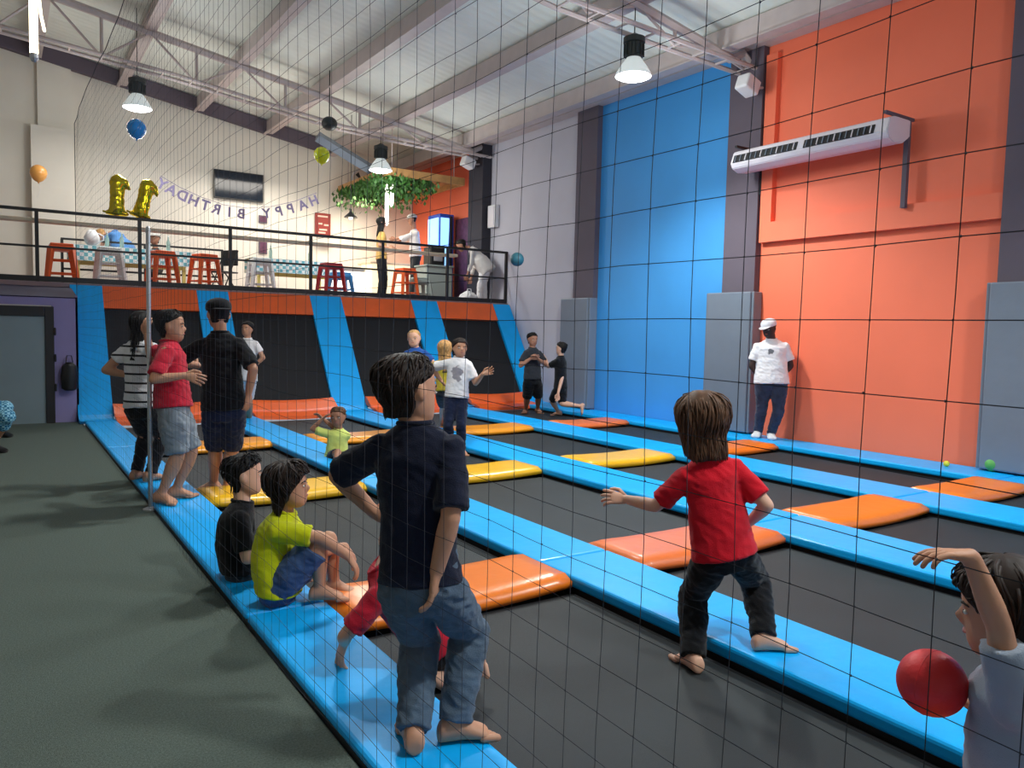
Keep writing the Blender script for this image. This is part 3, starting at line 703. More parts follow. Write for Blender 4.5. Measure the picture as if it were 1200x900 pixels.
    if cap:
        cm, back = cap; b2 = B(); f2 = hf*(-1 if back else 1)
        loft(b2, [(H(Vector((0, -.03, z))*hh), hs*a*hh, hf*a*1.14*hh) for z, a in ((.2, .43), (.3, .445), (.42, .43), (.53, .36), (.6, .24), (.64, .1))], 20)
        capo = new_mesh('cap', b2, cm, root, smooth=True, origin=org)
        b2 = B(); c = H(Vector((0, 0, .22))*hh)+f2*.42*hh
        loft(b2, [(c-f2*.12*hh, hs*.36*hh, hup*.02*hh), (c+f2*.1*hh, hs*.34*hh, hup*.025*hh), (c+f2*.28*hh-hup*.03*hh, hs*.24*hh, hup*.02*hh), (c+f2*.36*hh-hup*.05*hh, hs*.1*hh, hup*.012*hh)], 14)
        new_mesh('cap_brim', b2, cm, capo, smooth=True, origin=org)
    rv = Vector((seed*1.7, seed*3.1, 2.0))
    # trousers or shorts
    if pants:
        pm, ln, loose = pants; bm = B()
        loft(bm, [(tp(-.22), sd*.07*S*bd, fw*.055*S*bd), (tp(-.08), sd*.098*S*bd, fw*.074*S*bd), (tp(.06), sd*.1*S*bd, fw*.073*S*bd), (tp(.2), sd*.092*S*bd, fw*.068*S*bd)], 20)
        for key, s in (('L', -1), ('R', 1)):
            A, K, Q = hp[key], kn[key], an[key]
            l2 = loose if ln <= 1 else 1+(loose-1)*.35; pts = [A, A.lerp(K, .35), A.lerp(K, .75)]; r = [.062*S*bd, .058*S*bd*l2, .05*S*l2]
            if ln <= 1.0:
                if ln > .8: pts.append(A.lerp(K, ln)); r.append(.05*S*loose)
            else:
                pts += [K, K.lerp(Q, .3), K.lerp(Q, min(ln-1, 1)*.65), K.lerp(Q, min(ln-1, 1.0))]; r += [.046*S*loose, .045*S*loose, .039*S*loose, .037*S*loose]
            tube(bm, pts, r, 16, round_ends=False)
            ball(bm, A, .06*S*bd, 14)
            if ln > 1.0: ball(bm, K, .047*S*loose, 12)
        if skirt: loft(bm, [(tp(.1), sd*.095*S, fw*.075*S), (tp(-.5), sd*.15*S, fw*.13*S)], 18)
        remeshed('shorts' if ln <= 1.0 else 'trousers', bm, voxel, pm, root, org, 4, wrinkle=(.0085*S/1.3, 12, rv))
    if shirt:
        sm, sl, hem, loose = shirt; bm = B(); L = loose
        loft(bm, [(tp(hem), sd*.104*S*bd*L, fw*.08*S*bd*L), (tp(hem+.02), sd*.105*S*bd*L, fw*.081*S*bd*L), (tp(.12), sd*.099*S*bd*L, fw*.077*S*bd*L), (tp(.35), sd*.093*S*bd*L, fw*.071*S*bd*L), (tp(.58), sd*.1*S*bd, fw*.073*S*bd), (tp(.78), sd*.107*S*bd, fw*.072*S*bd),
                  (tp(.885), sd*.098*S*bd, fw*.06*S), (tp(.955), sd*.078*S, fw*.052*S), (tp(1.0), sd*.05*S, fw*.046*S), (tp(1.018), sd*.038*S, fw*.038*S)], 22)
        for key, s in (('L', -1), ('R', 1)):
            A, E_, W_ = sh[key], el[key], wr_[key]
            if nosleeve: continue
            if sl <= 1: e = A.lerp(E_, sl); tube(bm, [A-sd*s*.04*S, A-sd*s*.01*S, A.lerp(E_, sl*.5), e], [.038*S, .043*S, .041*S, .043*S], 16, round_ends=False)
            else: tube(bm, [A-sd*s*.035*S, A, A.lerp(E_, .6), E_, E_.lerp(W_, sl-1)], [.042*S, .043*S, .037*S, .034*S, .028*S], 14, round_ends=False)
            ball(bm, A, .036*S, 12)
        shobj = remeshed('shirt', bm, voxel, sm, root, org, 4, wrinkle=(.0065*S/1.3, 9, rv+Vector((3, 3, 3))))
        b2 = B(); n_ = 18; pts = [nk+up*.008*S+sd*math.cos(2*PI*i/n_)*.042*S+fw*math.sin(2*PI*i/n_)*.043*S-up*(.012*S*max(0, math.sin(2*PI*i/n_))) for i in range(n_+1)]
        tube(b2, pts, .0068*S, 6, round_ends=False); new_mesh('collar', b2, sm, shobj, smooth=True, origin=org)
    if extras: extras(root, org, dict(H=H, nk=nk, pel=pel, up=up, fw=fw, sd=sd, tp=tp, S=S, hh=hh, wr=wr_, el=el, an=an, kn=kn))
    return root

navy = cloth_mat('navy_cotton', rgb(22, 26, 46)); greyjean = cloth_mat('grey_blue_denim', rgb(82, 98, 116), var=.22, vscale=16)
blk = cloth_mat('black_cotton', rgb(18, 18, 22)); red = cloth_mat('red_cotton', rgb(206, 22, 40)); red2 = cloth_mat('washed_red_cotton', rgb(196, 34, 56))
yel = cloth_mat('lime_yellow_cotton', rgb(204, 208, 22)); denim = cloth_mat('blue_denim', rgb(62, 86, 128), var=.15, vscale=14); ddenim = cloth_mat('dark_denim', rgb(28, 36, 62), var=.15, vscale=14)
greysh = cloth_mat('grey_shorts_cotton', rgb(134, 142, 150)); white = cloth_mat('white_cotton', rgb(232, 228, 230)); dgrey = cloth_mat('charcoal_cotton', rgb(44, 46, 52))
def sole_marks(root, org, D): pass

def back_pocket(root, org, D):
    pass
# boy in navy, standing with his back to us
person('boy in navy polo shirt and grey jeans standing barefoot, back to us', 1.44, 2.74, (492, 678), (487, 499), (475, 457, 0), (.22, 0, 1), (.72, -.05, .68),
       dict(w=(438, 600, .22), pole=(-1, .2, .1), hd=(.9, -.3, .2), pn=(0, 0, -1)), dict(w=(511, 672, -.10), pole=(.35, -.2, -.8), hd=(-.12, -1, .1), pn=(-1, 0, .15)),
       dict(g=(484, 877, 0), pole=(.1, 0, 1), toe=(-.25, 0, 1)), dict(g=(532, 868, 0), pole=(.4, 0, 1), toe=(1, 0, .28)),
       skin='tan', hair=('short', 'darkbrown', 420), shirt=(navy, .9, -.02, 1.0), pants=(greyjean, 1.97, 1.2), hh=.238, voxel=.0065, seed=3, build=1.02, curlR=.3, curlL=.5)
# child in red with the long brown hair
person('child with long brown hair, red T-shirt and black trousers, right foot on a blue runner', 1.36, 3.70, (848, 645), (829, 535), (823, 492), (-.12, 0, 1), (-.25, -.12, 1),
       dict(w=(733, 585, .25), pole=(.1, -1, -.3), hd=(-1, .1, .3), pn=(0, -.5, 1), spread=.3), dict(w=(878, 612, .1), pole=(.6, -.4, -.7), hd=(-.35, -.7, .5), pn=(-1, 0, .3)),
       dict(g=(812, 785, BEDZ), pole=(0, 0, 1), toe=(-.35, 0, 1)), dict(g=(895, 762, 0), pole=(.45, 0, 1), toe=(1, 0, .12)),
       skin='fair', hair=('bob', 'brown', 420), shirt=(red, .78, -.06, 1.14), pants=(blk, 1.97, 1.22), hh=.24, voxel=.0075, seed=5, build=1.0)
# boy in yellow sitting on the blue runner
person('boy in lime yellow T-shirt and denim shorts sitting with knees up', 1.38, 4.19, (325, 684), (334, 600, -.02), (338, 567, -.04), (1, .1, -.02), (1, .02, .12),
       dict(w=(404, 640, .18), pole=(.3, -.6, -.4), hd=(.6, -.75, -.1), pn=(-.7, -.6, 0)), dict(w=(408, 652, -.02), pole=(.5, .8, -.5), hd=(.5, -.8, .15), pn=(-.7, -.5, 0)),
       dict(w=(392, 686, .22), k=(385, 632, .2), toe=(1, 0, -.1)), dict(w=(375, 692, -.02), k=(372, 640, -.06), toe=(1, 0, .15)),
       skin='tan', hair=('mop', 'darkbrown', 300), shirt=(yel, .8, -.1, 1.12), pants=(denim, .95, 1.25), hh=.228, voxel=.0075, seed=8, wr=.035, build=.98)
person('dark haired boy in black T-shirt sitting behind the boy in lime yellow', 1.4, 4.62, (282, 662), (284, 588, 0), (287, 555, 0), (1, 0, .25), (1, .02, .3),
       dict(w=(330, 630, .2), pole=(0, -1, .2)), dict(w=(325, 648, 0), pole=(.2, -1, -.2)),
       dict(w=(345, 660, .3), k=(328, 612, .25), toe=(1, 0, 0)), dict(w=(338, 668, .0), k=(322, 622, .02), toe=(1, 0, 0)),
       skin='fair', hair=('spiky', 'black', 260), shirt=(blk, .8, -.1, 1.12), pants=(dgrey, .9, 1.2), hh=.225, voxel=.009, seed=9, wr=.03)
# child on hands and knees behind the navy boy
person('child in red T-shirt crawling behind the legs of the boy in navy', 1.3, 3.42, (510, 748, .1), (444, 662, -.02), (470, 634, .14), (-.45, -.8, .4), (-.3, -.3, 1),
       dict(w=(404, 752, .02), pole=(-.2, 0, -1), hd=(-.25, -.9, -.35), pn=(0, -1, -.2), spread=.4), dict(w=(505, 745, .35), pole=(.3, 0, 1), hd=(0, -1, 0), pn=(0, -1, 0)),
       dict(w=(512, 796, -.02), k=(488, 800, .38), toe=(.3, -.2, -1), fup=(0, 0, -1)), dict(w=(556, 754, .0), k=(535, 798, .4), toe=(.22, -1, -.12), fup=(.1, -.1, 1)),
       skin='fair', hair=('short', 'darkbrown', 120), shirt=(red2, .8, -.05, 1.1), pants=(blk, .95, 1.1), hh=.22, voxel=.009, seed=11, build=1.15)
# teenagers at the net pole
person('stocky teenager in washed red T-shirt and grey shorts standing with hands on hips', 1.62, 6.45, (203, 476), (198, 401), (200, 381), (1, 0, .28), (1, 0, .3),
       dict(w=(178, 432, .12), pole=(-1, .1, .5), hd=(1, -.4, .2), pn=(0, -1, 0)), dict(w=(217, 440, -.2), pole=(-.9, -.35, -.6), hd=(.9, -.25, .2), pn=(0, -.3, 1)),
       dict(g=(206, 584, 0), pole=(1, 0, 0), toe=(1, 0, .4)), dict(g=(188, 590, 0), pole=(1, 0, -.1), toe=(1, 0, -.3)),
       skin='tan', hair=('short', 'black', 140), shirt=(red2, .85, -.02, 1.12), pants=(greysh, .95, 1.22), hh=.245, voxel=.011, seed=13, build=1.08)
person('girl in white striped top and black trousers holding the net pole', 1.62, 7.2, (165, 474), (164, 398), (166, 379), (.2, 0, 1), (.15, 0, 1),
       dict(w=(152, 440, 0), pole=(-1, 0, 0)), dict(w=(172, 392, -.25), pole=(.3, -1, -.3), hd=(0, 1, 0), pn=(.3, 0, 1)),
       dict(g=(160, 562, 0), pole=(0, 0, 1), toe=(.2, 0, 1)), dict(g=(176, 564, 0), pole=(.2, 0, 1), toe=(.5, 0, 1)),
       skin='tan', hair=('long', 'black', 160), shirt=(stripe_mat('striped_cotton', rgb(226, 226, 230), rgb(36, 36, 44), .085), .5, -.05, 1.05), pants=(blk, 1.95, .92), hh=.225, voxel=.011, seed=15, build=.92)
person('tall teenager in backwards cap, black polo shirt and dark denim shorts standing barefoot', 1.76, 7.0, (262, 476), (258, 391), (256, 367), (-.12, 0, 1), (-.55, 0, .8),
       dict(w=(232, 428, .25), pole=(-1, -.4, -.3), hd=(-.6, .2, .6), pn=(1, 0, .3)), dict(w=(291, 462, 0), pole=(.8, 0, -.6), hd=(-.1, -1, .1), pn=(-1, 0, .2)),
       dict(g=(250, 577, BEDZ), pole=(0, 0, 1), toe=(-1, 0, .3)), dict(g=(266, 580, BEDZ), pole=(0, 0, 1), toe=(-.6, 0, 1)),
       skin='tan', hair=('crop', 'black', 60), shirt=(blk, .9, -.06, 1.1), pants=(ddenim, .98, 1.15), hh=.24, voxel=.011, seed=17, cap=(cloth_mat('black_cap', rgb(20, 20, 24)), True), build=1.0)
person('distant girl in white dress top standing against the black end wall', 1.44, 11.9, (290, 437), (290, 397), (290, 385), (-.1, 0, -1), (-.2, 0, -1),
       dict(w=(297, 430, 0), pole=(1, 0, 0)), dict(w=(283, 430, 0), pole=(-1, 0, 0)),
       dict(g=(293, 497, BEDZ), pole=(0, 0, -1), toe=(0, 0, -1)), dict(g=(287, 497, BEDZ), pole=(0, 0, -1), toe=(-.1, 0, -1)),
       skin='tan', hair=('bun', 'black', 60), shirt=(white, .6, -.25, 1.05), pants=(white, .9, 1.0), hh=.21, voxel=.014, seed=19)
person('small child in pale yellow T-shirt sitting low on a far trampoline', 1.2, 9.0, (394, 536), (397, 503), (396, 488), (.0, 0, -1), (-.1, -.1, -1),
       dict(w=(378, 490, .1), pole=(-1, -.3, 0)), dict(w=(417, 505, 0), pole=(1, -.3, 0)) if False else dict(w=(378, 491, -.05), pole=(-1, -.5, 0)),
       dict(w=(420, 546, -.35), k=(410, 533, -.2), toe=(.5, .6, -1)), dict(w=(393, 547, -.4), k=(396, 530, -.25), toe=(0, .6, -1)),
       skin='mid', hair=('short', 'brown', 80), shirt=(cloth_mat('pale_yellow_cotton', rgb(214, 222, 120)), .8, -.05, 1.15), pants=(dgrey, .8, 1.1), hh=.21, voxel=.012, seed=21)
person('pale faced child in blue top standing in front of a blue slanted pad', 1.45, 11.2, (488, 448), (487, 408), (485, 396), (0, 0, -1), (-.1, -.1, -1),
       dict(w=(498, 440, 0), pole=(1, 0, 0)), dict(w=(478, 440, 0), pole=(-1, 0, 0)),
       dict(g=(492, 498, BEDZ), pole=(0, 0, -1), toe=(0, 0, -1)), dict(g=(484, 498, BEDZ), pole=(0, 0, -1), toe=(0, 0, -1)),
       skin='fair', hair=('crop', 'blonde', 60), shirt=(cloth_mat('blue_cotton', rgb(40, 84, 160)), .6, -.05, 1.08), pants=(ddenim, 1.9, 1.0), hh=.235, voxel=.014, seed=23)
person('blonde long haired girl in yellow top standing behind the girl in the white T-shirt', 1.42, 10.9, (523, 458), (522, 420), (521, 408), (-.1, 0, 1), (-.1, 0, 1),
       dict(w=(512, 446, 0), pole=(-1, 0, 0)), dict(w=(530, 446, 0), pole=(1, 0, 0)),
       dict(g=(518, 505, BEDZ), pole=(0, 0, 1), toe=(0, 0, 1)), dict(g=(526, 505, BEDZ), pole=(0, 0, 1), toe=(0, 0, 1)),
       skin='fair', hair=('long', 'blonde', 120), shirt=(cloth_mat('yellow_cotton', rgb(206, 180, 60)), .6, 0, 1.08), pants=(dgrey, .6, 1.1), hh=.225, voxel=.014, seed=25)
pc = (0.0, 0, 0)
person('girl in printed white T-shirt and dark jeans with one arm held out to the side', 1.52, 10.0, (535, 465), (538, 419), (539, 407), (.15, 0, -1), (.35, -.05, -1),
       dict(w=(566, 438, -.15), pole=(.3, -1, 0), hd=(1, .3, 0), pn=(0, .2, -1), spread=.3), dict(w=(517, 446, .1), pole=(-1, 0, .3)),
       dict(g=(541, 533, BEDZ), pole=(0, 0, -1), toe=(.4, 0, -1)), dict(g=(528, 532, BEDZ), pole=(-.2, 0, -1), toe=(-.2, 0, -1)),
       skin='tan', hair=('bun', 'darkbrown', 90), shirt=(print_mat('printed_white_cotton', rgb(232, 228, 230), rgb(150, 144, 152), (-.05, -.1, .95), .085), .75, -.02, 1.1), pants=(ddenim, 1.95, .95), hh=.225, voxel=.011, seed=27, build=.95)
person('boy in charcoal top and dark shorts leaning by the lilac-lit wall with folded arms', 1.66, 14.6, (624, 443), (624, 408), (624, 397), (.6, 0, -.8), (.5, -.2, -.9),
       dict(w=(631, 421, -.2), pole=(.8, -1, 0), hd=(-.3, .3, -.2)), dict(w=(622, 420, -.2), pole=(-1, -1, 0), hd=(1, .2, -.2)),
       dict(g=(630, 484, BEDZ), pole=(.5, 0, -1), toe=(.4, 0, -1)), dict(g=(616, 484, BEDZ), pole=(0, 0, -1), toe=(-.2, 0, -1)),
       skin='mid', hair=('short', 'black', 80), shirt=(dgrey, .7, -.05, 1.1), pants=(blk, .95, 1.2), hh=.23, voxel=.014, seed=29)
person('boy in black T-shirt by the lilac-lit wall with one leg kicked back', 1.5, 14.6, (657, 453), (657, 418), (658, 408), (-.9, 0, .5), (-.9, 0, .4),
       dict(w=(638, 418, .1), pole=(0, -1, 0), hd=(-1, .2, 0)), dict(w=(654, 461, -.25), pole=(.6, 0, -.8), hd=(0, -1, 0)),
       dict(g=(655, 487, BEDZ), pole=(-1, 0, 0), toe=(-1, 0, 0)), dict(w=(682, 476, -.1), k=(659, 473, -.05), toe=(.6, -.8, 0), fup=(-.8, .5, 0)),
       skin='fair', hair=('short', 'black', 80), shirt=(blk, .75, -.05, 1.05), pants=(blk, .95, 1.1), hh=.22, voxel=.014, seed=31)
person('man in white cap and white T-shirt leaning on the orange wall', 1.78, 11.2, (904, 446), (904, 398), (901, 384), (-.25, 0, -1), (-.75, -.3, -.7),
       dict(w=(912, 444, .08), pole=(1, 0, -.3), hd=(-1, -.5, 0)), dict(w=(893, 444, .12), pole=(-1, 0, -.2), hd=(1, -.5, 0)),
       dict(g=(903, 514, 0), pole=(.2, 0, -1), toe=(-.2, 0, -1)), dict(g=(888, 512, 0), pole=(-.1, 0, -1), toe=(-.6, 0, -1)),
       skin='dark', hair=('crop', 'black', 40), shirt=(print_mat('man_white_cotton', rgb(240, 238, 242), rgb(120, 120, 126), (-.15, -.07, 1.30), .055), .7, -.08, 1.14), pants=(cloth_mat('washed_dark_jeans', rgb(52, 62, 84), var=.35, vscale=8), 1.97, 1.0),
       hh=.235, voxel=.012, seed=33, shoes=('white', rgb(220, 220, 224)), cap=(cloth_mat('white_cap', rgb(230, 230, 236)), False), build=1.18)
# blurred child at the right edge, moving with the red ball
person('child in pale grey T-shirt at the right edge behind the red ball', 1.22, 1.95, (1205, 900), (1188, 775), (1180, 712), (-.8, 0, .6), (-.8, -.1, .5),
       dict(w=(1138, 652, -.12), pole=(1, .6, -.2), hd=(-1, .1, .1), pn=(0, -1, 0), spread=.25), dict(w=(1135, 822, .2), pole=(.3, -1, -.2), hd=(-.8, .15, .3), pn=(-.2, 1, .2), spread=.3),
       dict(w=(1222, 1130, .1), pole=(-1, 0, .3), toe=(-1, 0, .2)), dict(w=(1275, 1140, 0), pole=(-1, 0, .3), toe=(-1, 0, .2)),
       skin='tan', hair=('mop', 'darkbrown', 200), shirt=(cloth_mat('pale_grey_cotton', rgb(150, 160, 176)), .8, -.1, 1.2), pants=(dgrey, .95, 1.2), hh=.23, voxel=.008, seed=35, build=1.25)
MZ = 2.12
# left edge: someone seated, only knees and shoes reach the frame
person('seated person at the left edge in blue checked shorts and black shoes', 1.7, 9.0, (-52, 470), (-68, 415), (-66, 398), (1, 0, .1), (1, 0, .1),
       dict(w=(-20, 462, .1), pole=(0, -1, 0)), dict(w=(-24, 462, -.1), pole=(0, -1, 0)),
       dict(g=(-2, 512, -.05), k=(6, 478, .35), toe=(1, 0, -.1)), dict(g=(-10, 530, -.05), k=(8, 488, -.15), toe=(1, 0, -.1)),
       skin='tan', hair=('short', 'black', 40), shirt=(white, .7, -.05, 1.1), pants=(M['plaid'], 1.38, 1.15), hh=.23, voxel=.013, seed=41, shoes=('black', rgb(20, 20, 22)))
p = at(-62, 482, 9.0)
t = thing('bench', 'low dark bench at the left edge under the seated person', 'bench', (p.x-.1, p.y, -.05))
bm = B(); box(bm, (-.25, -.9, .33), (.2, .9, .38), .01); new_mesh('seat', bm, M['black_frame'], t)
for y in (-.7, .7): bm = B(); box(bm, (-.2, y-.03, 0), (.15, y+.03, .33)); new_mesh('leg', bm, M['black_frame'], t)
# mezzanine people
person('person in blue top bending over the party table', 1.65, 16.6, (146, 296), (134, 272), (118, 276), (-.7, -.6, 0), (-.6, -.8, 0),
       dict(w=(118, 296, -.1), pole=(0, 1, 0)), dict(w=(122, 298, .1), pole=(0, 1, 0)),
       dict(w=(148, 336, 0), fz=MZ, pole=(-1, 0, 0), toe=(-1, 0, 0)), dict(w=(143, 336, .2), fz=MZ, pole=(-1, 0, 0), toe=(-1, 0, 0)),
       skin='fair', hair=('crop', 'blonde', 30), shirt=(cloth_mat('sky_blue_cotton', rgb(96, 150, 214)), .8, -.2, 1.5), pants=(white, 1.9, 1.0), hh=.24, voxel=.018, seed=43, build=1.25)
person('person with grey top and pale cap seated behind an orange stool', 1.6, 16.7, (182, 314), (182, 292), (181, 279), (0, 0, -1), (0, 0, -1),
       dict(w=(174, 306, -.2), pole=(-1, 0, 0)), dict(w=(190, 306, -.2), pole=(1, 0, 0)),
       dict(w=(178, 330, -.3), fz=MZ, pole=(0, 1, -1), toe=(0, 0, -1)), dict(w=(186, 330, -.3), fz=MZ, pole=(0, 1, -1), toe=(0, 0, -1)),
       skin='mid', hair=('short', 'black', 40), shirt=(dgrey, .8, -.1, 1.1), pants=(dgrey, 1.9, 1.0), hh=.25, voxel=.018, seed=45, cap=(cloth_mat('pale_cap', rgb(225, 220, 215)), False))
person('woman with long dark hair in a mustard top at the bar', 1.6, 18.4, (447, 303), (447, 272), (447, 260), (.6, 0, .3), (.9, 0, .3),
       dict(w=(458, 292, 0), pole=(-1, -1, 0)), dict(w=(455, 290, -.2), pole=(-1, -1, 0)),
       dict(w=(444, 342, 0), fz=MZ, pole=(1, 0, 0), toe=(1, 0, 0)), dict(w=(449, 342, 0), fz=MZ, pole=(1, 0, 0), toe=(1, 0, 0)),
       skin='tan', hair=('long', 'black', 80), shirt=(cloth_mat('mustard_cotton', rgb(206, 164, 92)), .8, -.05, 1.05), pants=(blk, 1.95, 1.0), hh=.23, voxel=.018, seed=47)
person('man in white shirt and cap reaching across the bar', 1.7, 19.4, (487, 300), (485, 270), (483, 257), (-.7, 0, -.5), (-1, -.2, -.2),
       dict(w=(463, 280, -.1), pole=(0, -1, -.3)), dict(w=(466, 283, -.3), pole=(0, -1, -.3)),
       dict(w=(484, 342, 0), fz=MZ, pole=(-1, 0, 0), toe=(-1, 0, 0)), dict(w=(490, 342, 0), fz=MZ, pole=(-1, 0, 0), toe=(-1, 0, 0)),
       skin='mid', hair=('crop', 'black', 40), shirt=(white, 1.6, -.05, 1.1), pants=(dgrey, 1.95, 1.0), hh=.24, voxel=.018, seed=49, cap=(cloth_mat('grey_cap', rgb(190, 186, 184)), False))
person('person in white hooded top bending at the right end of the mezzanine', 1.6, 18.0, (568, 313), (552, 291), (540, 288), (-1, -.4, 0), (-.8, -.5, 0),
       dict(w=(548, 322, -.1), pole=(1, 0, 0)), dict(w=(552, 326, .1), pole=(1, 0, 0)),
       dict(w=(562, 344, 0), fz=MZ, pole=(-1, 0, 0), toe=(-1, 0, 0)), dict(w=(568, 345, .15), fz=MZ, pole=(-1, 0, 0), toe=(-1, 0, 0)),
       skin='mid', hair=('short', 'black', 60), shirt=(cloth_mat('hooded_white_cotton', rgb(214, 208, 204)), 1.7, -.3, 1.4), pants=(white, 1.9, 1.2), hh=.25, voxel=.018, seed=51, build=1.15)

# ---------------------------------------------------------------- lamps
LL = ['high bay lamp shining in front of the blue wall', 'high bay lamp above the blue balloon at the left', 'high bay lamp above the bar and its ivy canopy', 'high bay lamp over the middle of the trampolines, above the view', 'high bay lamp above the near trampolines', 'high bay lamp above the near right corner']
for (x, y, z), lab, pw in zip(LAMPS, LL, LAMP_POWER):
    t = thing('high_bay_lamp', lab, 'lamp', (x, y, z), 'high bay lamps')
    bm = B(); lathe(bm, (0, 0, 0), [(.245, 0.0), (.25, .01), (.235, .05), (.18, .14), (.12, .22), (.10, .25)], 28, caps=False)
    lathe(bm, (0, 0, 0), [(.235, .004), (.225, .05), (.17, .135), (.10, .23)], 28, caps=False); new_mesh('reflector', bm, M['reflector'], t, smooth=True)
    bm = B(); lathe(bm, (0, 0, 0), [(.02, -.05), (.12, -.042), (.2, -.018), (.238, .006), (.236, .02), (.02, .02)], 28); new_mesh('lens', bm, M['lens'], t)
    bm = B(); lathe(bm, (0, 0, 0), [(.11, .25), (.125, .26), (.125, .44), (.15, .45), (.15, .52), (.1, .54), (.03, .58)], 20)
    for k in range(12):
        a = 2*PI*k/12; box(bm, (-.006, .12, .27), (.006, .145, .43), mtx=Matrix.Rotation(a, 4, 'Z'))
    new_mesh('housing', bm, M['lamp_body'], t)
    bm = B(); tube(bm, [(0, 0, .57), (0, 0, zroof(x)-z-.02)], .008, 6); new_mesh('cord', bm, M['lamp_body'], t)
    lamp_light('lamp_light', (x, y, z-.03), pw)
    ul = bpy.data.lights.new('lamp_fill', 'POINT'); ul.energy = 55; ul.color = (.95, 1, .96); ul.shadow_soft_size = .3  # added point fill near each lamp to brighten ceiling and walls
    uo = bpy.data.objects.new('lamp_fill', ul); C.objects.link(uo); uo.location = (x, y, z-.55)
t = thing('high_bay_lamp', 'unlit dark round lamp hanging near the lime balloon', 'lamp', at(386, 145, 15.5), 'high bay lamps')
bm = B(); ball(bm, (0, 0, 0), (.16, .16, .14), 14); new_mesh('housing', bm, M['lamp_body'], t, smooth=True)
bm = B(); tube(bm, [(0, 0, .1), (0, 0, zroof(t.location.x)-t.location.z-.02)], .012, 6); new_mesh('cord', bm, M['lamp_body'], t)
q = at(40, 68, 6.5)
t = thing('tube_lamp', 'glowing tube lamp hanging upright at the top left corner', 'lamp', q)
bm = B(); tube(bm, [(0, 0, 0.02), (0, 0, 1.25)], .032, 12); new_mesh('glowing_tube', bm, M['tube'], t, smooth=True)
bm = B(); tube(bm, [(0, 0, 1.25), (0, 0, 1.33)], .036, 12); tube(bm, [(0, 0, 1.3), (0, 0, zroof(q.x)-q.z-.3)], .006, 6); new_mesh('end_cap', bm, M['aluminium'], t)
bm = B(); tube(bm, [(0, 0, 0.0), (0, 0, .03)], .034, 12); new_mesh('end_cap', bm, M['aluminium'], t)
pts = [at(44, -30, 6.3), at(46, 0, 6.3), at(48, 18, 6.3), at(52, 36, 6.3)]
bm = B(); tube(bm, pts, .011, 8); o = new_mesh('glow_streak', bm, M['tube'], None, True, origin=pts[1]); tag(o, 'thin glowing streak curving beside the hanging tube lamp', 'streak')  # thin curved emissive streak next to the tube
# small lamps over the bar
for (px, py, L), lab in (((453, 262, .9), 'left of the two bright slim lamps over the bar'), ((459, 240, .75), 'right of the two bright slim lamps over the bar')):
    q = at(px, py, 18.6); t = thing('slim_lamp', lab, 'lamp', q, 'slim lamps over the bar')
    bm = B(); tube(bm, [(0, 0, 0), (0, 0, L)], .045, 8); new_mesh('glowing_tube', bm, M['lens_dim'], t)
    bm = B(); tube(bm, [(0, 0, L), (0, 0, L+.45)], .008, 6); new_mesh('cord', bm, M['lamp_body'], t)
q = at(411, 255, 18.0); t = thing('pendant_lamp', 'small black pendant lamp left of the woman in mustard', 'lamp', q)
bm = B(); lathe(bm, (0, 0, 0), [(.16, 0), (.13, .04), (.04, .12), (.02, .2)], 16); new_mesh('lamp_shade', bm, M['black_plastic'], t)
bm = B(); ball(bm, (0, 0, .0), .05, 10); new_mesh('bulb', bm, M['lens_dim'], t)
bm = B(); tube(bm, [(0, 0, .2), (0, 0, zroof(q.x)-q.z-.02)], .008, 6); new_mesh('cord', bm, M['lamp_body'], t)
def area(name, loc, size, energy, col, rot=(0, 0, 0)):
    l = bpy.data.lights.new(name, 'AREA'); l.energy = energy; l.color = col; l.size = size
    o = bpy.data.objects.new(name, l); C.objects.link(o); o.location = loc; o.rotation_euler = rot
area('bar_light', (7.6, 18.6, 4.75), 1.2, 45, (1, .88, .7)); area('party_light', (2.2, 17.6, 5.6), 1.5, 30, (1, .96, .9)); area('bar_light', (5.2, 18.4, 5.2), 1.5, 45, (1, .94, .84))

# ---------------------------------------------------------------- air conditioner and wall fittings
Y0, Y1 = 5.5, 7.95; z0 = 3.98
t = thing('air_conditioner', 'long white air conditioner bracketed high on the orange wall', 'air conditioner', (WX, (Y0+Y1)/2, z0))
hy = (Y1-Y0)/2
bm = B(); prof = [(-.62, .03), (-.66, .10), (-.60, .27), (-.5, .31), (-.14, .31), (-.14, .1), (-.3, .0), (-.5, -.02)]
slab(bm, [(a, -hy, b) for a, b in prof], (0, 2*hy, 0)); bmesh.ops.bevel(bm, geom=list(bm.edges), offset=.012, segments=2, affect='EDGES'); new_mesh('casing', bm, M['ac_white'], t)
for k, (a, b) in enumerate(((-hy+.18, -.03), (.08, hy-.05))):
    bm = B(); nrm = Vector((-.94, 0, -.33)).normalized()
    slab(bm, [(-.655, a, .105), (-.655, b, .105), (-.618, b, .215), (-.618, a, .215)], (-.012, 0, .003)); outl = new_mesh('air_outlet', bm, M['dark_slot'], t)
    for i in range(12):
        y = a+(b-a)*(i+.5)/12; bm = B(); box(bm, (-.008, -.006, -.05), (.008, .006, .05), mtx=Matrix.Translation((-.655, y, .16)) @ Matrix.Rotation(.32, 4, 'Y')); new_mesh('vane', bm, M['pad_grey'] if i % 3 else M['ac_white'], outl)
for y in (-hy+.04, hy-.1):
    bm = B(); box(bm, (-.66, y-.02, .32), (-.02, y+.02, .355)); box(bm, (-.16 if y < 0 else -.1, y-.03, -.78 if y < 0 else -.3), (-.1 if y < 0 else -.05, y+.03, .35)); new_mesh('bracket', bm, M['black_frame'] if y > 0 else M['pillar'], t)
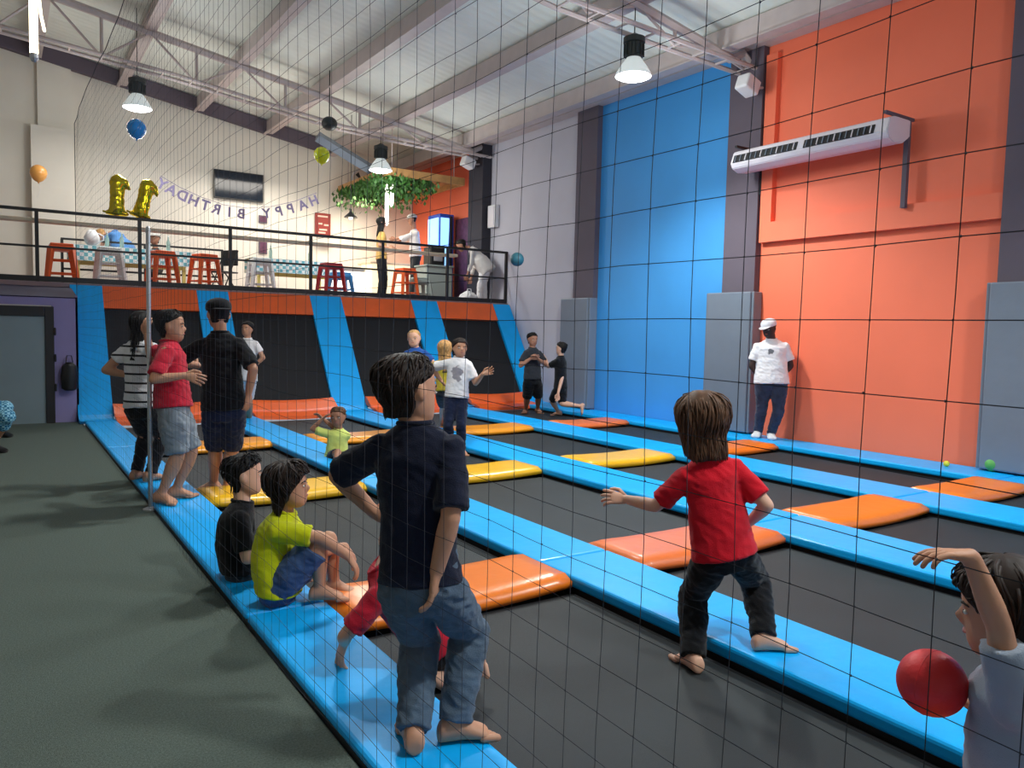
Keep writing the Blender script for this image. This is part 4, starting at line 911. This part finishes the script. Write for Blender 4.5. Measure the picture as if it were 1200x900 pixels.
for (q, lab) in ((onX(877, 102, 9.35), 'white loudspeaker on the pillar between blue and orange walls'), (onX(549, 192, 9.25), 'white loudspeaker high beside the orange mezzanine wall')):
    t = thing('loudspeaker', lab, 'loudspeaker', q, 'white loudspeakers')
    bm = B(); box(bm, (-.17, -.12, -.1), (.13, .12, .13), .035, seg=3, mtx=Matrix.Rotation(.35, 4, 'Y')); new_mesh('cabinet', bm, M['white_plastic'], t)
    bm = B(); tube(bm, [(.1, 0, 0), (WX-.13-q.x, 0, .05)], .02, 8); new_mesh('bracket', bm, M['steel'], t)
q = onX(577, 258, WX); t = thing('fuse_box', 'white fuse box on the lilac-lit wall beside the railing', 'fuse box', (WX-.07, q.y-.15, q.z-.2))
bm = B(); box(bm, (-.06, -.16, 0), (.06, .16, .52), .01); new_mesh('box_body', bm, M['white_plastic'], t)
bm = B(); box(bm, (-.075, -.13, .04), (-.06, .13, .48), .004); new_mesh('cover', bm, M['ac_white'], t)
# television, poster, small frames
def wall_panel(nm, lab, cat, p0, p1, y, mats, fr=.03, th=.06):
    a = onY(p0[0], p0[1], y); b = onY(p1[0], p1[1], y); x0, x1, z1, z0 = a.x, b.x, a.z, b.z
    t = thing(nm, lab, cat, ((x0+x1)/2, y, z0)); w_ = (x1-x0)/2; h = z1-z0
    bm = B(); box(bm, (-w_, -th, 0), (w_, .0, h), .008); new_mesh('frame', bm, mats[0], t)
    bm = B(); box(bm, (-w_+fr, -th-.006, fr), (w_-fr, -th+.001, h-fr)); new_mesh('screen' if 'tele' in nm else 'panel', bm, mats[1], t)
    return t, w_, h
wall_panel('television', 'black flat television on the white mezzanine wall behind the garland', 'television', (250, 198), (308, 238), 19.95, (M['tv_frame'], M['tv']))
t, w_, h = wall_panel('poster', 'red poster with pale writing on the mezzanine wall', 'poster', (369, 249), (387, 278), 19.97, (M['poster_red'], M['poster_red']), th=.03)
for i, (a, b, z) in enumerate(((-.7, .6, .82), (-.6, -.1, .5), (.1, .7, .46), (-.5, .5, .25), (-.6, .3, .12))):
    bm = B(); box(bm, (a*w_, -.046, z*h), (b*w_, -.042, (z+.07)*h)); new_mesh('lettering', bm, M['poster_ink'], t)
for p0, p1, lab in (((303, 252), (313, 262), 'upper small grey picture on the mezzanine wall'), ((303, 279), (313, 298), 'lower small grey picture on the mezzanine wall')):
    wall_panel('picture', lab, 'picture', p0, p1, 19.97, (M['pillar'], M['menu']), th=.02)
t, w_, h = wall_panel('wall_shelf', 'thin dark shelf under the red poster', 'shelf', (369, 285), (387, 288), 19.97, (M['black_frame'], M['black_frame']), fr=.005, th=.15)
q = onY(425, 212, 19.75); t = thing('wall_fan', 'round wall fan above the ivy canopy', 'fan', q)
bm = B(); n_ = 24; R_ = .3
tube(bm, [(R_*math.cos(2*PI*i/n_), 0, R_*math.sin(2*PI*i/n_)) for i in range(n_+1)], .028, 8, round_ends=False); new_mesh('fan_ring', bm, M['white_plastic'], t, smooth=True)
for k in range(4):
    a = 2*PI*k/4+.4; bm = B(); slab(bm, [(0, .03, 0), (.25*math.cos(a), .05, .25*math.sin(a)), (.25*math.cos(a+.6), -.01, .25*math.sin(a+.6))], (0, .01, 0)); new_mesh('fan_blade', bm, M['lamp_body'], t)
bm = B(); tube(bm, [(0, 0, 0), (0, .24, 0)], .035, 8); ball(bm, (0, 0, 0), .06, 10); new_mesh('fan_motor', bm, M['lamp_body'], t)
q1 = onY(372, 160, 17.6); q2 = onY(442, 203, 17.6)
bm = B(); d_ = (q2-q1); tube(bm, [(0, 0, 0), d_], .13, 4, round_ends=False); o = new_mesh('duct', bm, M['pad_grey']); o.location = q1; tag(o, 'grey square duct running down along the top of the mezzanine wall', 'duct')

# ---------------------------------------------------------------- canopy with ivy, bar, fridge
CZ = 5.05
cor = [onZ(463, 200, CZ), onZ(534, 213, CZ), onZ(488, 231, CZ), onZ(402, 228, CZ)]
cx0, cx1, cy0, cy1 = 7.45, 9.5, 16.5, 19.6
t = thing('wooden_canopy', 'wooden canopy above the bar with ivy hanging from it', 'canopy', ((cx0+cx1)/2, (cy0+cy1)/2, CZ))
hx, hy2 = (cx1-cx0)/2, (cy1-cy0)/2
for a, b in (((-hx, -hy2), (hx, -hy2+.06)), ((-hx, hy2-.06), (hx, hy2)), ((-hx, -hy2+.06), (-hx+.06, hy2-.06)), ((hx-.06, -hy2+.06), (hx, hy2-.06))):
    bm = B(); box(bm, (a[0], a[1], -.02), (b[0], b[1], .16), .006); new_mesh('beam', bm, M['wood'], t)
for i in range(7):
    x = -hx+.06+(2*hx-.12)*(i+.5)/7; bm = B(); box(bm, (x-.12, -hy2+.06, .1), (x+.12, hy2-.06, .13)); new_mesh('slat', bm, M['wood'], t)
for sx in (-hx+.2, hx-.2):
    for sy in (-hy2+.2, hy2-.2):
        bm = B(); tube(bm, [(sx, sy, .15), (sx, sy, zroof(t.location.x+sx)-CZ)], .012, 6); new_mesh('hanger', bm, M['steel'], t)
rnd = random.Random(4); bm = B()
for i in range(2600):
    x = rnd.uniform(-hx-.15, hx*.3); y = rnd.uniform(-hy2-.05, hy2); z = -abs(rnd.gauss(0, .16))+.02
    if rnd.random() < .06: z -= rnd.uniform(0, .4)
    s = rnd.uniform(.05, .09); a = Vector((rnd.uniform(-1, 1), rnd.uniform(-1, 1), rnd.uniform(-1, .3))).normalized(); u, v = frame_for(a); c = Vector((x, y, z))
    quad(bm, [c-u*s*.5, c+v*s, c+u*s*.5, c-v*s*.7])
o = new_mesh('ivy', bm, M['leaf']); o.location = t.location; tag(o, 'green ivy hanging from the wooden canopy', 'ivy'); o['kind'] = 'stuff'
t = thing('bar_counter', 'backlit cream bar counter under the canopy', 'counter', (8.6, 18.6, MZ))
bm = B(); box(bm, (-.75, -.35, 0), (.85, .35, 1.02)); new_mesh('counter_body', bm, M['bar_front'], t)
bm = B(); box(bm, (-.82, -.42, 1.02), (.9, .42, 1.07), .01); new_mesh('counter_top', bm, M['ledge_wood'], t)
t = thing('display_case', 'bright lit glass display case left of the bar', 'display case', (7.35, 18.75, MZ))
bm = B(); box(bm, (-.36, -.3, .1), (.36, .3, .8), .02); new_mesh('lit_case', bm, M['bar_glow'], t)
bm = B(); box(bm, (-.4, -.33, .8), (.4, .33, .88), .02); box(bm, (-.4, -.33, 0), (.4, .33, .1), .01); new_mesh('case_frame', bm, M['aluminium'], t)
t = thing('side_counter', 'grey counter between the bar and the blue fridge', 'counter', (8.95, 17.0, MZ))
bm = B(); box(bm, (-.35, -.3, 0), (.35, .3, .92), .01); new_mesh('counter_body', bm, M['grey_counter'], t)
bm = B(); box(bm, (-.38, -.33, .92), (.38, .33, .96), .008); new_mesh('counter_top', bm, M['grey_counter'], t)
t = thing('coffee_machine', 'black machine standing on the grey side counter', 'machine', (8.95, 17.0, MZ+.96))
bm = B(); box(bm, (-.2, -.2, 0), (.2, .2, .45), .03); new_mesh('machine_body', bm, M['black_plastic'], t)
bm = B(); box(bm, (-.12, -.23, .1), (.12, -.2, .3), .01); new_mesh('front_plate', bm, M['aluminium'], t)
t = thing('drinks_fridge', 'tall blue drinks fridge with lit door by the orange wall', 'fridge', (9.42, 17.55, MZ))
bm = B(); box(bm, (-.2, -.32, 0), (.2, .32, 2.3), .015); new_mesh('cabinet', bm, M['fridge_side'], t)
bm = B(); box(bm, (-.23, -.27, .42), (-.201, .27, 2.2), .005); box(bm, (-.18, -.335, .5), (.06, -.321, 2.2), .004); new_mesh('lit_door', bm, M['fridge_glow'], t)
bm = B(); box(bm, (.08, -.36, .3), (.14, -.322, 2.25), .004); new_mesh('door_edge', bm, M['black_frame'], t)
bm = B(); tube(bm, [(-.25, -.2, .9), (-.25, -.2, 1.4)], .015, 6); new_mesh('door_handle', bm, M['black_frame'], t)
t = thing('menu_board', 'dark purple printed board on the wall right of the fridge', 'poster', (WX-.04, 16.95, MZ+.1))
bm = B(); box(bm, (-.02, -.42, 0), (.02, .42, 2.1), .004); new_mesh('panel', bm, M['menu'], t)

# ---------------------------------------------------------------- stools and tables on the mezzanine
def stool(lab, px, py, y, m, h=.74, first=None, rz=0.0):
    q = onY(px, py, y); loc = (q.x, y, MZ)
    t = thing('bar_stool', lab, 'stool', loc, 'plastic stools on the mezzanine', rz)
    bm = B(); box(bm, (-.18, -.18, h-.05), (.18, .18, h), .02, seg=3); box(bm, (-.195, -.195, h-.13), (.195, .195, h-.045), .02); new_mesh('seat', bm, m, t)
    for sx in (-1, 1):
        for sy in (-1, 1):
            bm = B(); loft(bm, [(Vector((sx*.155, sy*.155, h-.06)), Vector((.056, 0, 0)), Vector((0, .056, 0))), (Vector((sx*.235, sy*.235, 0)), Vector((.036, 0, 0)), Vector((0, .036, 0)))], 4, power=1); new_mesh('leg', bm, m, t)
    for z in (.22, .45):
        e = .235-(.08*z/h)
        for a, b in (((-e, -e), (e, -e)), ((e, -e), (e, e)), ((e, e), (-e, e)), ((-e, e), (-e, -e))):
            bm = B(); tube(bm, [(a[0], a[1], z), (b[0], b[1], z)], .015, 6); new_mesh('rung', bm, m, t)
    return t
stool('orange plastic bar stool, leftmost on the mezzanine', 72, 300, 15.75, M['stool_orange']); stool('white plastic bar stool beside the person in blue', 128, 300, 15.85, M['stool_white'])
stool('orange plastic bar stool under the gold number balloons', 190, 300, 15.75, M['stool_orange'], rz=.2); stool('orange plastic bar stool beside the black folding chair', 240, 300, 15.8, M['stool_orange'], rz=.3)
stool('white plastic bar stool left of the red one', 305, 305, 15.9, M['stool_white']); stool('red plastic bar stool right of the party tables', 388, 320, 15.75, M['stool_red'], rz=.1)
stool('blue plastic stool half hidden behind the red stool', 399, 325, 16.3, M['stool_blue'], .6); stool('orange plastic bar stool in front of the bar counter', 475, 320, 16.2, M['stool_orange'], .78, rz=.15)
stool('pale grey stool beside the side counter', 492, 330, 16.35, M['grey_counter'], .6)
def table(lab, x0, x1, y, h=.86):
    t = thing('party_table', lab, 'table', ((x0+x1)/2, y, MZ), 'party tables'); hw = (x1-x0)/2
    bm = B(); box(bm, (-hw, -.35, h-.04), (hw, .35, h), .008); new_mesh('table_top', bm, M['table_yellow'], t)
    bm = B(); box(bm, (-hw+.1, -.03, .5), (hw-.1, .03, .58)); new_mesh('stretcher', bm, M['table_yellow'], t)
    for sx in (-hw+.12, hw-.12):
        for sy in (-.28, .28): bm = B(); box(bm, (sx-.03, sy-.03, 0), (sx+.03, sy+.03, h-.04)); new_mesh('leg', bm, M['table_yellow'], t)
    bm = B(); g = []; nx = 30
    prof = [(-.37, h-.3), (-.365, h-.15), (-.36, h+.004), (.36, h+.004), (.365, h-.15), (.37, h-.3)]
    for i in range(nx+1):
        x = -hw-.02+(2*hw+.04)*i/nx; g.append([bm.verts.new((x, a+(.02*math.sin(i*1.9) if b < h-.2 else 0)*(1 if a > 0 else -1), b)) for a, b in prof])
    for i in range(nx):
        for j in range(5): bm.faces.new((g[i][j], g[i+1][j], g[i+1][j+1], g[i][j+1]))
    o = new_mesh('tablecloth', bm, M['check']); o.location = ((x0+x1)/2, y, MZ); tag(o, 'blue and white checked cloth on the ' + lab, 'tablecloth', 'checked tablecloths')
    return t
table('long party table behind the left stools', 1.15, 3.3, 17.35); table('long party table in the middle of the mezzanine', 4.6, 6.4, 17.4)
rnd = random.Random(12)
for i, (x, y, lab) in enumerate(((1.55, 17.2, 'clear bottle at the left end of the left party table'), (1.8, 17.3, 'clear bottle second from the left on the left party table'), (2.05, 17.2, 'clear bottle third from the left on the left party table'), (2.9, 17.15, 'clear bottle at the right end of the left party table'), (5.0, 17.2, 'clear bottle at the left end of the middle party table'), (5.9, 17.25, 'clear bottle at the right end of the middle party table'))):
    t = thing('bottle', lab, 'bottle', (x, y, MZ+.866), 'bottles on the party tables')
    bm = B(); lathe(bm, (0, 0, 0), [(.035, 0), (.04, .02), (.04, .17), (.015, .24), (.015, .29)], 12); new_mesh('bottle_body', bm, M['glass_green'], t, smooth=True)
    bm = B(); lathe(bm, (0, 0, 0), [(.018, .285), (.018, .31)], 10); new_mesh('cap', bm, M['stool_white'], t)
q = onY(109, 277, 16.9); t = thing('white_jug', 'round white jug left of the person in blue', 'jug', (q.x, 17.1, MZ+.866))
bm = B(); lathe(bm, (0, 0, 0), [(.07, 0), (.13, .06), (.14, .16), (.09, .26), (.06, .3)], 16); new_mesh('jug_body', bm, M['white_plastic'], t, smooth=True)
bm = B(); tube(bm, [(.12, 0, .08), (.2, 0, .12), (.2, 0, .2), (.1, 0, .24)], .014, 8); new_mesh('handle', bm, M['white_plastic'], t, smooth=True)
t = thing('folding_chair', 'black folding chair beside the third orange stool', 'chair', (onY(262, 305, 16.4).x, 16.4, MZ), rotz=.5)
bm = B(); box(bm, (-.2, -.2, .44), (.2, .2, .47), .01); new_mesh('seat', bm, M['black_plastic'], t)
bm = B(); box(bm, (.16, -.2, .6), (.2, .2, .92), .01); new_mesh('backrest', bm, M['black_plastic'], t)
for sy in (-.19, .19):
    bm = B(); tube(bm, [(.2, sy, .9), (-.2, sy, 0)], .013, 6); new_mesh('leg', bm, M['black_plastic'], t)
    bm = B(); tube(bm, [(-.16, sy, .46), (.24, sy, 0)], .013, 6); new_mesh('leg', bm, M['black_plastic'], t)
t = thing('stair_rail', 'inner black handrail behind the left stools', 'railing', (2.2, 18.1, MZ))
for z in (.45, 1.05): bm = B(); box(bm, (-1.15, -.02, z-.02), (2.0, .02, z+.02)); new_mesh('rail_bar', bm, M['rail'], t)
for x in (-1.13, .4, 1.98): bm = B(); box(bm, (x-.025, -.025, 0), (x+.025, .025, 1.05)); new_mesh('post', bm, M['rail'], t)
t = thing('plastic_bag', 'crumpled white plastic bag in front of the bending person', 'bag', (onY(549, 345, 15.6).x, 15.6, MZ))
bm = B(); ball(bm, (0, 0, .14), (.25, .18, .15), 18)
for v in bm.verts: v.co += Vector((noise.noise(v.co*9), noise.noise(v.co*9+Vector((5, 5, 5))), noise.noise(v.co*8)))*.06
new_mesh('bag_body', bm, M['white_plastic'], t); bm = B(); tube(bm, [(-.05, 0, .26), (-.02, 0, .36), (.06, 0, .36), (.08, 0, .26)], .012, 6); new_mesh('handle', bm, M['white_plastic'], t)

# ---------------------------------------------------------------- balloons and garland
def number_balloon(lab, px, py, y, tilt, s=1.0):
    q = onY(px, py, y); q.z = 3.36
    t = thing('number_balloon', lab, 'balloon', q, 'gold number balloons')
    bm = B(); Rm = Matrix.Rotation(tilt, 3, 'Y')
    f = lambda x, z: Rm @ Vector((x, 0, z))*s
    tube(bm, [f(0, .12), f(0, .4), f(0, .68)], [.15*s, .135*s, .15*s], 14, flat=.7, side=Vector((1, 0, 0)))
    tube(bm, [f(.02, .74), f(.14, .68), f(.21, .56)], [.1*s, .08*s, .045*s], 12, flat=.9, side=Vector((0, 1, 0)))
    tube(bm, [f(-.17, .05), f(0, .06), f(.17, .05)], [.05*s, .075*s, .05*s], 12)
    remeshed('foil', bm, .022, M['gold'], t, (0, 0, 0), 6, wrinkle=(.012, 9, Vector((px, 0, 0))))
    bm = B(); tube(bm, [f(-.17, .05), f(-.24, .06)], [.012, .02], 6); new_mesh('valve_tail', bm, M['gold'], t)
number_balloon('left gold foil number one balloon standing on the railing', 137, 250, 15.1, .02, .86); number_balloon('right gold foil number one balloon, leaning right on the railing', 163, 250, 15.1, .24, .86)
for nm, px, py, d_, r, m, lab in (('balloon', 160, 151, 13.0, .155, 'balloon_blue', 'round blue balloon under the left high bay lamp'), ('balloon', 45, 203, 15.5, .16, 'balloon_orange', 'pale orange balloon in front of the white pier at the left'), ('balloon', 377, 182, 15.0, .155, 'balloon_lime', 'lime yellow balloon near the unlit dark lamp')):
    q = at(px, py, d_); t = thing(nm, lab, 'balloon', q, 'round balloons')
    bm = B(); lathe(bm, (0, 0, 0), [(r*.03, -r*1.2), (r*.12, -r*1.12), (r*.5, -r*.93), (r*.85, -r*.5), (r, 0), (r*.93, r*.45), (r*.6, r*.85), (r*.25, r*1.02), (.005, r*1.06)], 20); new_mesh('latex_skin', bm, M[m], t, smooth=True)
    bm = B(); lathe(bm, (0, 0, 0), [(.004, -r*1.18), (.02, -r*1.28)], 8); new_mesh('knot', bm, M[m], t)
    bm = B(); tube(bm, [(0, 0, -r*1.25), (.03, 0, -r*2), (-.02, .02, -r*3)], .003, 5); new_mesh('ribbon', bm, M['white_plastic'], t)
GY = 17.2
gp = [onY(a, b, GY) for a, b in ((188, 206), (210, 219), (236, 231), (262, 240), (290, 244), (318, 242), (345, 236), (371, 226))]
t = thing('birthday_garland', 'lilac letter garland seen from behind, spelling happy birthday, in front of the television', 'garland', gp[3])
o3 = gp[3]
def gpos(u):
    k = min(6, int(u*7)); f = u*7-k; return gp[k].lerp(gp[k+1], f)
bm = B(); tube(bm, [gpos(i/28)-o3 for i in range(29)], .006, 5); new_mesh('string', bm, M['lilac_card'], t)
txt = 'HAPPY BIRTHDAY'
for i, ch in enumerate(txt):
    if ch == ' ': continue
    u = 1-(i+.5)/len(txt); c = gpos(u); tn = (gpos(min(1, u+.03))-gpos(max(0, u-.03))).normalized()
    cu = bpy.data.curves.new('letter', 'FONT'); cu.body = ch; cu.size = .29; cu.extrude = .006; cu.align_x = 'CENTER'; cu.align_y = 'TOP'; cu.offset = .008; cu.resolution_u = 3
    co = bpy.data.objects.new('letter_src', cu); C.objects.link(co)
    me = bpy.data.meshes.new_from_object(co.evaluated_get(bpy.context.evaluated_depsgraph_get())); bpy.data.objects.remove(co)
    me.materials.clear(); me.materials.append(M['lilac_card'])
    ang = math.atan2(tn.z, tn.x)
    o = bpy.data.objects.new('letter', me); C.objects.link(o); o.parent = t
    o.matrix_local = Matrix.Translation(c-o3) @ Matrix.Rotation(-ang, 4, 'Y') @ Matrix.Rotation(PI, 4, 'Z') @ Matrix.Rotation(PI/2, 4, 'X')

# ---------------------------------------------------------------- balls
def rball(lab, q, r, m, cat='ball'):
    t = thing('dodge_ball', lab, cat, q, 'rubber balls')
    bm = B(); bmesh.ops.create_icosphere(bm, subdivisions=4, radius=r); new_mesh('rubber_skin', bm, M[m], t, smooth=True)
    bm = B(); tube(bm, [(r*1.002*math.cos(a), 0, r*1.002*math.sin(a)) for a in [2*PI*i/32 for i in range(33)]], r*.012, 5, round_ends=False); new_mesh('seam', bm, M[m], t)
rball('red rubber ball in front of the child in grey at the right edge', at(1092, 800, 2.02), .085, 'ball_red')
q = onZ(1165, 552, 0.0); rball('green ball lying at the foot of the orange wall', Vector((q.x-.05, q.y, .085)), .085, 'ball_green')
rball('teal ball flying in front of the lilac-lit wall', at(606, 304, 13.5), .12, 'ball_teal')
q = onZ(1114, 546, 0.0); rball('small yellow ball on the blue runner at the foot of the orange wall', Vector((q.x-.1, q.y, .035)), .035, 'ball_yellow')

# ---------------------------------------------------------------- safety net
NX = 1.0; NT = 4.5; NB_ = -.02; step = .1125; YN0, YN1 = -.6, 13.62
t = thing('safety_net', 'black square mesh safety net hanging between the carpet and the trampolines', 'net', (NX, 6.5, 0))
def np_(y, z): return Vector((.018*noise.noise(Vector((y*1.1, z*1.1, 7)))+.02*math.sin(y*.9), y-6.5+.010*noise.noise(Vector((y*1.3, z*2.3, 1)))+.003*noise.noise(Vector((y*9, z*9, 4))), z+.012*noise.noise(Vector((y*2.1, z*1.2, 9)))+.003*noise.noise(Vector((y*9, z*9, 14)))))
def strand(bm, pts, r):
    rows = []
    for i, p in enumerate(pts):
        d_ = (pts[min(i+1, len(pts)-1)]-pts[max(i-1, 0)]).normalized(); u = Vector((1, 0, 0)); v = d_.cross(u)
        rows.append([bm.verts.new(p+u*r), bm.verts.new(p+(-u*.5+v*.87)*r), bm.verts.new(p+(-u*.5-v*.87)*r)])
    for a, b in zip(rows, rows[1:]):
        for i in range(3): bm.faces.new((a[i], a[(i+1) % 3], b[(i+1) % 3], b[i]))
ny = int((YN1-YN0)/step); nz = int((NT-NB_)/step)
off = .615-round((.615-YN0)/step)*step-YN0
bm = B(); rr = .00085
for i in range(ny+1):
    y = YN0+off+i*step; k = 2 if y < 4 else 4
    strand(bm, [np_(y, NB_+(NT-NB_)*j/(nz//k)) for j in range(nz//k+1)], rr)
new_mesh('upright_cords', bm, M['net'], t, kind='stuff')
bm = B()
for j in range(nz+6):
    z = 1.5+(j-15)*.102+.03
    if z > NT: break
    strand(bm, [np_(YN0+(YN1-YN0)*i/90, z) for i in range(91)], rr)
new_mesh('level_cords', bm, M['net'], t, kind='stuff')
bm = B()
for i in range(ny+1):
    y = YN0+off+i*step
    if y > 2.2: break
    for j in range(nz+1):
        z = 1.5+(j-15)*.102+.03
        if z > 3: break
        p = np_(y, z); s = .0022; vs = [bm.verts.new(p+Vector(q_)*s) for q_ in ((1, 0, 0), (-1, 0, 0), (0, 1, 0), (0, -1, 0), (0, 0, 1), (0, 0, -1))]
        for a, b, c in ((0, 2, 4), (2, 1, 4), (1, 3, 4), (3, 0, 4), (2, 0, 5), (1, 2, 5), (3, 1, 5), (0, 3, 5)): bm.faces.new((vs[a], vs[b], vs[c]))
new_mesh('knots', bm, M['net'], t, kind='stuff')
bm = B(); tube(bm, [np_(YN0+(YN1-YN0)*i/40, NT) for i in range(41)], .004, 5); new_mesh('top_cable', bm, M['net'], t)
bm = B(); tube(bm, [np_(YN1, NB_), np_(YN1, 1), np_(YN1, 2), np_(YN1, 3), np_(YN1, NT)], .005, 5); new_mesh('edge_cord', bm, M['net'], t)
t = thing('net_pole', 'slim grey pole of the net held by the girl in stripes', 'pole', (1.015, 6.9, -.05))
bm = B(); tube(bm, [(0, 0, 0), (0, 0, 2.32)], .018, 10); new_mesh('pole_tube', bm, M['aluminium'], t, smooth=True)
bm = B(); lathe(bm, (0, 0, 0), [(.06, 0), (.06, .012), (.02, .03)], 14); new_mesh('foot_plate', bm, M['aluminium'], t)
